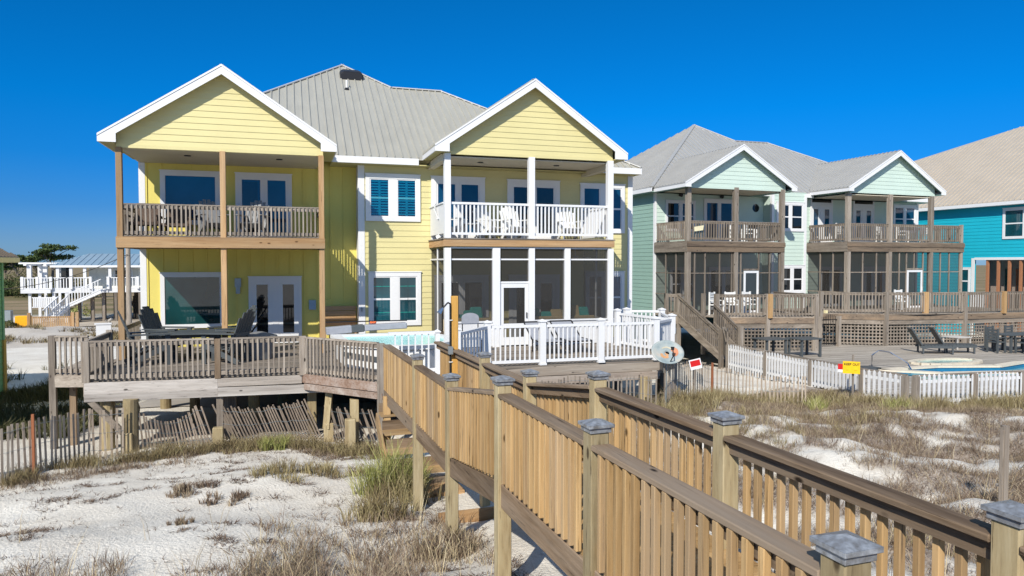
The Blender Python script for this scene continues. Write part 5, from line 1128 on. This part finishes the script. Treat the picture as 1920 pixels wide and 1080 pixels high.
# ---- satellite dish on the deck corner
dx_, dy_, dz_ = 8.75, 15.45, 2.86
SD = thing('satellite_dish', (dx_, dy_, 2.1), 'weathered rusty oval satellite dish on a mast at the corner of the white railed deck', 'dish')
nrm = Vector((-.20, -.80, .60)).normalized(); ux = Vector((.93, -.36, 0)).normalized(); ux = (ux-nrm*ux.dot(nrm)).normalized(); uy = nrm.cross(ux)
s = MB(); rings = 7; segs = 36; vs_ = []
for i in range(rings+1):
    r_ = i/rings
    for k in range(segs):
        a = 2*math.pi*k/segs; p = Vector((dx_, dy_, dz_))+ux*(.40*r_*math.cos(a))+uy*(.33*r_*math.sin(a))+nrm*(.07*r_*r_-.07); vs_.append(tuple(p))
s.add(vs_, [(i*segs+k, i*segs+(k+1) % segs, (i+1)*segs+(k+1) % segs, (i+1)*segs+k) for i in range(1, rings) for k in range(segs)]+[tuple(segs+k for k in range(segs))])
d0 = s.build('reflector', DISHM, SD, smooth=True); m_ = d0.modifiers.new('thick', 'SOLIDIFY'); m_.thickness = .012
# faded marks: two lobes and a curved word-like band, as on the worn dish face
P_ = lambda a, b, c=.012: tuple(Vector((dx_, dy_, dz_))+ux*a+uy*b+nrm*(c+.07*((a/.345)**2+(b/.27)**2)-.07))
s = MB()
for k in range(9):
    a = -.12+.028*k; s.poly([P_(a, .10+.035*math.sin(k*.4)), P_(a+.022, .10+.035*math.sin(k*.4+.3)), P_(a+.022, .135+.035*math.sin(k*.4+.3)), P_(a, .135+.035*math.sin(k*.4))])
s.build('faded_lettering', flat('faded_cream', (.55, .48, .33)), d0)
for ca, cb, ra, rb, cc in ((-.06, -.06, .115, .10, (.50, .27, .13)), (.17, .03, .10, .12, (.50, .20, .10))):
    s = MB()
    for k in range(18):
        a0_, a1_ = 2*math.pi*k/18, 2*math.pi*(k+1)/18; s.poly([P_(ca, cb, .008), P_(ca+ra*math.cos(a0_), cb+rb*math.sin(a0_), .008), P_(ca+ra*math.cos(a1_), cb+rb*math.sin(a1_), .008)])
    s.build('rust_stain', flat('rust_stain', cc), d0)
s = MB(); s.path([P_(.05, -.25, 0), P_(.07, -.22, .25), P_(.06, -.06, .32)], .014); s.tube(P_(.06, -.07, .29), P_(.06, 0.0, .33), .035, .045, 10); s.build('feed_arm', BLACK, SD)
s = MB(); s.tube((dx_+.02, dy_+.12, gz(dx_, dy_)-.2), (dx_+.02, dy_+.12, 2.75), .03); s.bar(P_(0, 0, -.02), (dx_+.02, dy_+.12, 2.72), .08, .10); s.build('mast', GREYM, SD)
s = MB(); s.bar(P_(-.1, -.2, -.03), (dx_-.05, dy_+.1, 2.35), .02, .02); s.bar(P_(.1, -.2, -.03), (dx_+.1, dy_+.1, 2.35), .02, .02); s.build('strut', GREYM, SD)

# ================================================================== LEFT BACKGROUND
# raised cream house with blue-grey roof
FY = 67
FH = thing('raised_house', (-15, FY+3, 0), 'small cream house on dark stilts with blue grey roof and white decks, far left', 'house')
s = MB(); s.box(-16.0, -6, FY+1.5, FY+9, 2.9, 4.8)
for k in range(18): s.box(-16+.6*k, -15.94+.6*k, FY+1.47, FY+1.5, 2.9, 4.8)
s.build('wall', CREAM, FH)
for a in (-14.15, -11.6): window(FH, I3, a, a+1.5, 3.5, 4.55, FY+1.47, 'pair', GLD, .1, mull=.1)
s = MB(); s.box(-18.0, -17.2, FY+1.4, FY+1.5, 2.9, 4.7); s.build('door', GLD, FH)
r = MB(); roof_face(r, [(-18.3, FY-.2, 4.85), (-5, FY-.2, 4.85), (-7, FY+4, 5.85), (-16.6, FY+4, 5.85)], (1, 0), .5, ribw=.05, ribh=.04); roof_face(r, [(-18.3, FY-.2, 4.85), (-16.6, FY+4, 5.85), (-18.3, FY+9.5, 4.85)], (0, 1), .5); r.prism([(-18.3, FY+9.5, 4.85), (-16.6, FY+4, 5.85), (-7, FY+4, 5.85), (-5, FY+9.5, 4.85)], (0, 0, -.05)); r.build('roof', ROOFB, FH)
s = MB(); s.box(-18.4, -5, FY-.25, FY-.2, 4.68, 4.85); s.build('fascia', WHITE, FH)
s = MB(); s.box(-18.3, -5, FY-.1, FY+9, 2.72, 2.9); s.box(-18.35, -5, FY-.14, FY-.1, 2.6, 2.92); s.build('deck_floor', WHITE2, FH)
for x in (-17.9, -16.95, -15.95, -14.1): s = MB(); s.box(x-.11, x+.11, FY-.1, FY+.1, 2.9, 4.7); s.build('porch_post', WHITE, FH)
s = MB(); s.box(-20.4, -18.35, FY-.3, FY+3.2, 2.72, 2.9); s.box(-20.45, -18.35, FY-.35, FY-.3, 2.6, 2.92); s.build('side_deck', WHITE2, FH)
for (x, y) in ((-19.9, FY), (-19.2, FY+1.5), (-18.6, FY+3), (-20.0, FY+3)): s = MB(); s.box(x-.15, x+.15, y-.15, y+.15, 2.9, 4.85); s.build('pergola_post', WHITE, FH)
s = MB()
for k in range(7): s.box(-20.6, -18.3, FY-.2+.55*k, FY-.1+.55*k, 4.95, 5.08)
s.box(-20.2, -20.0, FY-.4, FY+3.4, 4.82, 4.95); s.box(-18.8, -18.6, FY-.4, FY+3.4, 4.82, 4.95); s.build('pergola_beam', WHITE, FH)
for a, b in (((-20.35, FY-.28), (-18.4, FY-.28)), ((-18.3, FY-.12), (-15.6, FY-.12)), ((-14.2, FY-.12), (-5, FY-.12))): railing(FH, a, b, 3.86, 2.92, WHITE, 'white', .2, individual=False, bw=.06)
s = MB()
for x in (-20.35, -19.3, -18.35, -16.9, -15.5, -14.2, -12, -10, -8): s = MB(); s.box(x-.1, x+.1, FY-.35, FY-.15, 2.9, 3.92); s.build('newel_post', WHITE, FH)
# stairs: upper flight down to a landing, lower flight to the ground
s = MB()
s.bar((-14.6, FY-.9, 2.75), (-17.2, FY-.9, 1.5), .06, .3); s.bar((-14.6, FY-.2, 2.75), (-17.2, FY-.2, 1.5), .06, .3)
for k in range(8): s.box(-14.95-.32*k, -14.6-.32*k, FY-.9, FY-.2, 2.58-.155*k, 2.62-.155*k)
s.bar((-17.6, FY-.9, 1.5), (-18.4, FY-2.2, .35), .06, .25); s.bar((-16.9, FY-.9, 1.5), (-17.7, FY-2.2, .35), .06, .25)
for k in range(6): s.box(-17.55-.14*k, -16.95-.14*k, FY-1.1-.22*k, FY-.9-.22*k, 1.4-.19*k, 1.45-.19*k)
s.box(-18.3, -17.0, FY-.95, FY, 1.4, 1.52); s.build('stair', WHITE, FH)
railing(FH, (-14.6, FY-.93), (-17.1, FY-.93), 3.75, 2.85, WHITE, 'white', .2, individual=False, bw=.06, zt2=2.5, zb2=1.55)
railing(FH, (-17.0, FY-1.0), (-17.8, FY-2.2), 2.4, 1.5, WHITE, 'white', .2, individual=False, bw=.06, zt2=1.35, zb2=.5); railing(FH, (-17.6, FY-1.0), (-18.4, FY-2.2), 2.4, 1.5, WHITE, 'white', .2, individual=False, bw=.06, zt2=1.35, zb2=.5)
railing(FH, (-19.5, FY-.9), (-17.7, FY-.9), 2.3, 1.45, WHITE, 'white', .13, individual=False, bw=.09)
for i, x in enumerate([-19.9, -19.2, -18.2, -17.3, -16.4, -15.4, -14.6, -13.7, -12.8, -11.9, -11, -10, -9, -8]):
    for j, y in enumerate((FY, FY+4, FY+8)):
        s = MB(); s.box(x-.1, x+.1, y-.1, y+.1, -.2, 2.72); s.build('stilt', WO['z'] if x > -17 else WHITE2, FH)
    if i > 5 and i % 2: s = MB(); s.bar((x, FY+4, .3), (x+.9, FY+4, 2.6), .06, .12); s.bar((x, FY+4, 2.6), (x+.9, FY+4, .3), .06, .12); s.build('cross_brace', WO['z'], FH)
# ground level clutter
s = MB(); s.box(-12.8, -6, FY+2, FY+8, -.1, 2.2); s.build('underfloor_dark_block', wood('dark_store', ((.02, .018, .015), (.04, .035, .03), (.06, .05, .04)), 'z'), FH)
def pos_tag(o, lab, cat, grp=None): return tag(o, lab, cat, grp)
wf = thing('wooden_fence', (-17.5, 60.5, .2), 'short low yellow wooden fence at the roadside in the left distance', 'fence')
s = MB()
for k in range(26): s.box(-18.1+.115*k, -18.02+.115*k, 60.4, 60.43, gz(-17, 60.4), 1.13)
s.build('pickets', WN['z'], wf); s = MB(); s.box(-18.1, -15.1, 60.44, 60.48, 1.0, 1.1); s.build('rail', WN['x'], wf)
for x in (-18.05, -15.25, -14.95): s = MB(); s.box(x-.1, x+.1, 60.35, 60.55, -.1, 1.4); s.build('post', WN['z'], wf)
s = MB(); s.box(-19.1, -18.2, 60.9, 61.6, .15, 1.15); s.box(-19.0, -18.9, 61, 61.1, 0, .2); pos_tag(s.build('utility_box', YBOX, bevel=.04), 'bright orange yellow box left of the low wooden fence', 'box')
for x, lab in ((-20.9, 'left of two grey utility cabinets beside the orange yellow box'), (-20.0, 'right of two grey utility cabinets beside the orange yellow box')):
    s = MB(); s.box(x-.33, x+.33, 62, 62.5, .7, 1.5); s.box(x-.05, x+.05, 62.2, 62.3, 0, .7); pos_tag(s.build('utility_cabinet', GREYM, bevel=.03), lab, 'cabinet', 'grey utility cabinets by the road')
s = MB(); s.tube((-12.1, 57, gz(-12.1, 57)-.2), (-12.1, 57, 1.0), .09, .08); s.tube((-12.1, 56.9, .95), (-11.9, 56.8, 1.1), .1, .08); s.tube((-12.1, 57, .85), (-12.35, 56.9, .95), .05, .05); pos_tag(s.build('water_hydrant', CONC), 'small pale hydrant stub standing at the edge of the driveway', 'hydrant')
UP = thing('utility_pole', (-10.2, 56, .1), 'tall weathered utility pole rising behind the left corner of the yellow house', 'pole')
s = MB(); s.tube((-10.17, 53.5, gz(-10, 53)), (-10.17, 53.5, 6.9), .17, .14, 12); s.build('pole', WG['z'], UP)
s = MB(); s.tube((-10.42, 53.5, gz(-10, 53)), (-10.42, 53.5, 2.8), .05, .05, 6); s.build('conduit', GREYM, UP)
def cable(p, q, sag, label, r_=.022):
    p = Vector(p); q = Vector(q); pts = [tuple(p.lerp(q, k/16)+Vector((0, 0, -sag*4*(k/16)*(1-k/16)))) for k in range(17)]
    s = MB(); s.path(pts, r_, 5); tag(s.build('overhead_cable', CABLE), label, 'cable')
cable((-10.17, 53.3, 5.6), (-20.5, 55.5, 3.3), .75, 'black cable sagging from the utility pole past the white stairs')
# green neighbour house at the left edge (its yard-side wall faces the sand)
GHX = -.12
GH = thing('green_house', (-13, 23, .5), 'green low house whose roof corner shows at the left edge', 'house')
s = MB(); s.box(-17, -9.32, 16.5, 28.6, .0, 5.05); lap(s, (-9.32, 16.5, 0), (0, 1, 0), (1, 0, 0), [(0, .3), (12.1, .3), (12.1, 5.05), (0, 5.05)], .19); s.build('wall', GREENS, GH)
s = MB(); s.box(-9.36, -9.28, 28.5, 28.66, 1.6, 5.05); s.build('corner_trim', GREENS, GH)
s = MB(); s.box(-9.4, -9.26, 28.46, 28.7, .2, 2.4); s.build('post', wood('yellow_post', ((.3, .2, .06), (.42, .3, .1), (.5, .37, .15)), 'z'), GH)
r = MB(); roof_face(r, [(-8.92, 16, 5.22), (-8.92, 29.0, 5.22), (-13, 25, 7.9), (-13, 20, 7.9)], (0, 1), .3); roof_face(r, [(-8.92, 29, 5.22), (-17.5, 29, 5.22), (-13, 25, 7.9)], (1, 0), .3); r.prism([(-8.92, 16, 5.22), (-13, 20, 7.9), (-17.5, 16, 5.22)], (0, 0, -.05)); r.prism([(-17.5, 16, 5.22), (-13, 20, 7.9), (-13, 25, 7.9), (-17.5, 29, 5.22)], (0, 0, -.05)); r.build('roof', metal_roof('roof_brown', (.16, .13, .10)), GH)
s = MB(); s.box(-8.93, -8.9, 16, 29.02, 5.03, 5.2); s.build('fascia', flat('fascia_cream', (.7, .66, .5)), GH)

# ================================================================== PLANTS
def leaf_mat(name, stops, rough=.7):
    m, t, b = new_mat(name, rough, .15); at = t.nodes.new('ShaderNodeAttribute'); at.attribute_name = 'rnd'
    t.links.new(ramp(t, at.outputs['Fac'], stops), b.inputs['Base Color']); return m
DRYG = leaf_mat('dry_grass', [(0, (.085, .055, .04)), (.35, (.17, .12, .085)), (.65, (.30, .235, .16)), (.85, (.42, .35, .22)), (1, (.55, .47, .32))])
OLIVE = leaf_mat('olive_grass', [(0, (.09, .06, .035)), (.4, (.20, .155, .08)), (.7, (.31, .26, .13)), (1, (.46, .40, .22))])
GREENG = leaf_mat('green_grass', [(0, (.09, .085, .03)), (.4, (.20, .215, .06)), (.75, (.33, .33, .11)), (1, (.50, .46, .24))])
rng = np.random.default_rng(3)
def blades(cx, cy, h, spread, lean, w_=.007, seed=None):
    """arrays of blade root centres -> verts, tri/quad as quads (2 quads per blade)"""
    n = len(cx); ang = rng.uniform(0, 2*np.pi, n); r_ = spread*np.sqrt(rng.uniform(0, 1, n)); x = cx+r_*np.cos(ang); y = cy+r_*np.sin(ang); z = gheight(x, y)-.01
    a2 = ang+rng.normal(0, .7, n); ln = lean*rng.uniform(.3, 1.4, n)*h; hh = h*rng.uniform(.55, 1.1, n)
    wx, wy = -np.sin(a2)*w_, np.cos(a2)*w_; f = rng.uniform(0, np.pi, n); wx, wy = np.cos(f)*w_, np.sin(f)*w_
    p0 = np.stack([x, y, z], 1); p1 = np.stack([x+np.cos(a2)*ln*.35, y+np.sin(a2)*ln*.35, z+hh*.6], 1); p2 = np.stack([x+np.cos(a2)*ln, y+np.sin(a2)*ln, z+hh], 1)
    wv = np.stack([wx, wy, np.zeros(n)], 1)
    V_ = np.stack([p0-wv, p0+wv, p1+wv*.8, p1-wv*.8, p2+wv*.15, p2-wv*.15], 1).reshape(-1, 3)
    b = np.arange(n)[:, None]*6; F_ = np.concatenate([b+np.array([[0, 1, 2, 3]]), b+np.array([[3, 2, 4, 5]])], 0); return V_, F_
def grass_obj(name, cx, cy, per, h, spread, lean, mat, w_=.007, bias=0):
    cx = np.repeat(np.asarray(cx, float), per); cy = np.repeat(np.asarray(cy, float), per); h = np.repeat(np.asarray(h, float), per) if np.ndim(h) else np.full(len(cx), h)
    V_, F_ = blades(cx, cy, h, spread, lean, w_); tuft = np.repeat(rng.uniform(0, 1, len(cx)//per), per); at = np.clip(.55*rng.uniform(0, 1, len(cx))+.45*tuft+bias, 0, 1)
    return fast_mesh(name, V_, F_, [mat], attr=np.repeat(at, 6))
def density(n, x0, x1, y0, y1, fn):
    x = rng.uniform(x0, x1, n); y = rng.uniform(y0, y1, n); p = fn(x, y); k = rng.uniform(0, 1, n) < p; return x[k], y[k]
def patch(x, y, f=1.0, s=0): return .5+.5*(wav(x, y, f, .7+s)+.5*wav(x, y, f*2.3, 2.2+s)+.25*wav(x, y, f*5, 4+s))/1.3
def house_mask(x, y): return ~((y > 16.2) & (x < 9)) & ~((x > 15.1) & (y > 14.3)) & ~((x > 1.95) & (x < 3.3) & (y < 12))
# right dunes: dry scrub and grass
x, y = density(42000, 3.3, 26, 2.5, 17.5, lambda x, y: (veg_right(x, y)*.85+.035)*house_mask(x, y)*(y < 16.9))
tag(grass_obj('dry_grass', x, y, 12, rng.uniform(.04, .19, len(x)), .11, .9, DRYG, .0032, bias=-.06), None, None, kind='stuff')
x, y = density(5200, 3.5, 26, 3, 17.2, lambda x, y: np.clip((fbm(x, y, .5, 12)-.50)*6, .01, 1)*veg_right(x, y)*house_mask(x, y))
tag(grass_obj('olive_grass', x, y, 14, rng.uniform(.12, .36, len(x)), .09, .6, OLIVE, .0036), None, None, kind='stuff')
# along the fences on the right
def along(pts, n, wd):
    out = []
    L = [math.hypot(b[0]-a[0], b[1]-a[1]) for a, b in zip(pts[:-1], pts[1:])]
    for (a, b), l in zip(zip(pts[:-1], pts[1:]), L):
        k = int(n*l/sum(L)); t_ = rng.uniform(0, 1, k); out.append(np.stack([a[0]+(b[0]-a[0])*t_+rng.normal(0, wd, k), a[1]+(b[1]-a[1])*t_+rng.normal(0, wd, k)], 1))
    o = np.concatenate(out); return o[:, 0], o[:, 1]
x, y = along([(4.5, 14.6), (8.7, 15.1), (10, 15.9), (11.2, 16.4), (12.6, 16.4), (14, 15.6), (14.9, 14.2), (17, 14.1), (22, 13.9)], 1500, .36)
tag(grass_obj('olive_grass', x, y, 16, rng.uniform(.15, .45, len(x)), .09, .5, OLIVE, .0045, bias=-.02), None, None, kind='stuff')
# line of grass in front of the left deck, plus under it
x, y = along([(-4.9, 15.1), (-3.6, 16.2), (-1.5, 16.6), (.3, 16.2), (1.3, 15.3), (2.1, 14.3)], 1150, .2)
k_ = fbm(x, y, 1.2, 44) > .42; x, y = x[k_], y[k_]
tag(grass_obj('olive_grass', x, y, 13, rng.uniform(.10, .30, len(x)), .09, .6, OLIVE, .0045, bias=-.12), None, None, kind='stuff')
x, y = along([(-4.9, 14.9), (-3.0, 15.7), (-1.2, 16.1), (.6, 15.7), (1.6, 14.5)], 900, .3)
k_ = fbm(x, y, 1.4, 47) > .47; x, y = x[k_], y[k_]
tag(grass_obj('dry_grass', x, y, 11, rng.uniform(.04, .15, len(x)), .11, .9, DRYG, .0045, bias=-.1), None, None, kind='stuff')
# low dry vines and twigs in thin wandering streaks over the left sand
x, y = density(60000, -8, 2.4, 6.0, 15.8, lambda x, y: veg_left(x, y)*.9+.006)
tag(grass_obj('creeping_vines', x, y, 8, rng.uniform(.012, .06, len(x)), .06, 2.2, DRYG, .0055, bias=-.36), None, None, kind='stuff')
x, y = density(3000, -8, 2.4, 6.0, 15.8, lambda x, y: np.clip((fbm(x, y*1.5, .8, 61)-.60)*10, 0, 1))
tag(grass_obj('creeping_vines', x, y, 8, rng.uniform(.02, .09, len(x)), .12, 1.8, DRYG, .004, bias=-.22), None, None, kind='stuff')
# taller dry scrub at the lower left edge of the view and mid foreground
x, y = density(1900, -4.4, 1.2, 6.2, 8.7, lambda x, y: np.clip(.95-(y-6.6)*.62+.5*np.sin(x*2.1+1.2), 0, 1)*np.clip((fbm(x, y, 1.6, 91)-.40)*6, 0, 1))
tag(grass_obj('dry_grass', x, y, 16, rng.uniform(.16, .42, len(x)), .08, .6, DRYG, .0032, bias=.05), None, None, kind='stuff')
x, y = density(420, -4.0, -1.7, 7.0, 8.75, lambda x, y: np.clip(1.1-(y-7.3)*.7, 0, 1))
tag(grass_obj('dry_grass', x, y, 14, rng.uniform(.1, .34, len(x)), .09, .6, DRYG, .0032, bias=-.03), None, None, kind='stuff')
x, y = density(500, -.4, 2.2, 7.4, 9.6, lambda x, y: .35+.3*wav(x, y, 2.5, 3))
tag(grass_obj('dry_grass', x, y, 13, rng.uniform(.1, .3, len(x)), .09, .7, DRYG, .004), None, None, kind='stuff')
# sparse tall seed stalks standing above the scrub
STK = leaf_mat('seed_stalk', [(0, (.22, .16, .09)), (.5, (.42, .33, .19)), (1, (.60, .52, .34))])
x, y = density(700, 3.4, 20, 3, 16, lambda x, y: .45*house_mask(x, y)*(y < 16)); x2, y2 = density(260, -4.2, 2.0, 6.4, 11, lambda x, y: np.clip(.9-(y-6.4)*.25, 0, 1))
x = np.concatenate([x, x2]); y = np.concatenate([y, y2])
tag(grass_obj('seed_stalks', x, y, 3, rng.uniform(.3, .62, len(x)), .05, .45, STK, .0028), None, None, kind='stuff')
# separate clumps one can point at
def clump(x, y, rad, h, n, mat, label, bias=0, name='grass_clump'):
    k = max(6, n//26); a = rng.uniform(0, 2*np.pi, k); r_ = rad*np.sqrt(rng.uniform(0, 1, k)); cx = x+r_*np.cos(a); cy = y+r_*np.sin(a)*.8
    o = grass_obj(name, cx, cy, 26, h*(1.05-.5*r_/rad), rad*.16, .42, mat, .0055, bias); tag(o, label, 'grass', 'grass clumps on the sand')
clump(1.52, 11.4, .55, .85, 850, GREENG, 'largest yellow green beach grass clump, growing beside the boardwalk support post')
clump(1.72, 11.1, .6, .6, 500, OLIVE, 'straw coloured fringe of grass around the largest yellow green clump')
clump(1.2, 10.0, .50, .5, 650, OLIVE, 'green and straw coloured clump just in front of the largest green clump', -.05)
clump(.1, 12.9, .75, .30, 560, OLIVE, 'broad olive clump in the middle of the white sand', .02)
clump(.85, 13.1, .6, .26, 450, OLIVE, 'thin olive clump between the broad olive clump and the steps')
clump(-.3, 16.1, .32, .42, 500, GREENG, 'small green clump at the foot of the leaning sand fence', -.05)
clump(1.75, 8.3, .36, .42, 700, DRYG, 'dry grey clump at the foot of the nearest visible boardwalk support', .1)
clump(-1.5, 12.3, .38, .2, 420, DRYG, 'low brown clump left of the broad olive clump', -.1)
clump(-.95, 11.7, .36, .18, 360, DRYG, 'low brown clump just right and nearer than the other brown one', -.1)
clump(-1.35, 10.1, .16, .13, 200, DRYG, 'small flat brown clump in the centre of the open sand', -.1)
clump(14.3, 14.0, .5, .42, 330, GREENG, 'yellow green grass clump right of the white fence corner stake', .1)
clump(12.9, 15.2, .35, .42, 260, GREENG, 'yellow green grass clump at the end of the right sand fence', .15)
def leaf_cloud(cx, cy, cz, rx, ry, rz, n, size, shell=.55):
    d = rng.normal(0, 1, (n, 3)); d /= np.linalg.norm(d, axis=1)[:, None]; r_ = shell+(1-shell)*rng.uniform(0, 1, n)**.5
    lump = 1+.16*np.sin(d[:, 0]*5+cx)+.14*np.sin(d[:, 1]*6+cy)+.12*np.sin(d[:, 2]*7+cz)
    p = d*(r_*lump)[:, None]*np.array([rx, ry, rz])+np.array([cx, cy, cz]); a = rng.normal(0, 1, (n, 3)); a /= np.linalg.norm(a, axis=1)[:, None]; b = np.cross(a, d); b /= np.linalg.norm(b, axis=1)[:, None]+1e-9
    s_ = size*rng.uniform(.6, 1.3, n)[:, None]; V_ = np.stack([p-a*s_, p-b*s_*.6, p+a*s_, p+b*s_*.6], 1).reshape(-1, 3); F_ = np.arange(4*n).reshape(n, 4); return V_, F_
FOL = leaf_mat('pine_leaf', [(0, (.018, .03, .010)), (.5, (.05, .08, .025)), (1, (.11, .14, .045))]); BUSH = leaf_mat('bush_leaf', [(0, (.03, .035, .012)), (.5, (.075, .08, .03)), (1, (.15, .135, .06))]); SHR = leaf_mat('shrub_leaf', [(0, (.12, .14, .03)), (.5, (.26, .28, .08)), (1, (.42, .42, .16))])
def cloud_obj(name, blobs, size, mat, parent=None, origin=(0, 0, 0)):
    Vs, Fs, o = [], [], 0
    for (x, y, z, rx, ry, rz, n) in blobs:
        V_, F_ = leaf_cloud(x, y, z, rx, ry, rz, n, size); Vs.append(V_-np.array(origin)); Fs.append(F_+o); o += len(V_)
    V_ = np.concatenate(Vs); ob = fast_mesh(name, V_, np.concatenate(Fs), [mat], attr=np.repeat(rng.uniform(0, 1, len(V_)//4), 4)); WL[ob.name] = Vector(origin)
    if parent: ob.parent = parent
    else: ob.location = origin
    return ob
def pine(x, y, h, spread, label):
    g = 0; t = thing('pine_tree', (x, y, g), label, 'tree', 'flat topped pines on the far horizon')
    s = MB(); pts = [(x, y, g), (x+.1*spread, y, h*.45), (x-.05*spread, y, h*.7), (x+.05*spread, y, h*.9)]; rr = [.3, .22, .16, .08]
    for a, b, r0, r1 in zip(pts[:-1], pts[1:], rr[:-1], rr[1:]): s.tube(a, b, r0, r1, 7)
    bl = []
    for k in range(9):
        a = k*2.4; rad = spread*(.25+.75*((k*.618) % 1)); zz = h*(.74+.24*((k*.37) % 1)) ; ex = x+math.cos(a)*rad; ey = y+math.sin(a)*rad
        s.tube(pts[1] if k % 2 else pts[2], (ex, ey, zz-.15), .10, .04, 5); bl.append((ex, ey, zz, spread*.42, spread*.42, h*.055, 230))
    bl.append((x, y, h, spread*.6, spread*.6, h*.05, 300))
    s.build('trunk', WO['z'], t); cloud_obj('crown', bl, .20, FOL, t, (x, y, g))
def rel(px, d): 
    xc = (px-960)/1350; th = math.atan(420/1350); f = d; return (f*(math.sin(th)+xc*math.cos(th)), f*(math.cos(th)-xc*math.sin(th)))
for px, d, h, sp_, lab in ((96, 130, 8.1, 3.1, 'tallest flat topped pine above the white pergola'), (68, 135, 6.3, 2.3, 'smaller pine between the pergola and the tallest pine'), (31, 125, 6.2, 2.2, 'flat pine beside the green roof corner at the left'), (10, 140, 5.4, 1.6, 'lowest pine at the very left edge of the horizon')):
    x, y = rel(px, d); pine(x, y, h, sp_, lab)
for i, (px, d, w_, h) in enumerate([(12, 105, 4, 2.6), (38, 108, 5, 3.2), (66, 104, 5, 3.4), (92, 106, 5, 3.0), (122, 100, 5, 3.2), (150, 102, 5, 3.0), (-15, 106, 5, 3.4), (52, 122, 7, 4.2), (14, 124, 7, 3.8)]):
    x, y = rel(px, d); o = cloud_obj('bush', [(x, y, h*.45, w_*.5, w_*.4, h*.55, 900), (x+w_*.3, y, h*.35, w_*.35, w_*.3, h*.4, 500), (x-w_*.3, y-1, h*.33, w_*.3, w_*.3, h*.4, 450)], .13, BUSH if i % 3 else FOL, None, (x, y, 0))
    tag(o, ['dark dense bush', 'broad brown green bush', 'tall olive bush'][i % 3]+[' at the far left beyond the marsh', ' behind the pergola deck left of its posts', ' seen between the first pergola posts', ' seen between the last pergola posts', ' behind the white porch posts', ' behind the white porch door', ' just outside the left edge', ' furthest back under the tall pine', ' furthest back under the left pines'][i], 'bush', 'bushes beyond the marsh')
for i, (px, d, lab) in enumerate(((150, 66, 'bright yellow green shrub in front of the stilts of the cream house'), (128, 67, 'duller shrub left of the bright yellow green shrub'), (12, 52, 'small low shrub on the sand bank at the left edge'))):
    x, y = rel(px, d); g = gz(x, y); o = cloud_obj('shrub', [(x, y, g+.35, 1.1 if i < 2 else .6, .7, .75 if i < 2 else .3, 700)], .07, SHR if i == 0 else BUSH, None, (x, y, g)); tag(o, lab, 'shrub')
# dark shaded scrub on the slope left of the deck
x, y = density(6500, -12, -5.0, 19.5, 36, lambda x, y: np.clip((fbm(x, y, .35, 71)-.44)*7, .02, 1)*np.where(y > 31, .25, 1))
tag(grass_obj('dune_scrub', x, y, 14, rng.uniform(.15, .5, len(x)), .16, .6, leaf_mat('scrub_leaf', [(0, (.04, .045, .015)), (.6, (.10, .10, .045)), (1, (.2, .17, .10))]), .012), None, None, kind='stuff')
x, y = density(1400, -20, -8, 48, 60, lambda x, y: np.clip((patch(x, y, .6, 2)-.52)*3, 0, 1))
tag(grass_obj('dune_scrub', x, y, 12, rng.uniform(.15, .4, len(x)), .2, .6, OLIVE, .015, bias=-.2), None, None, kind='stuff')
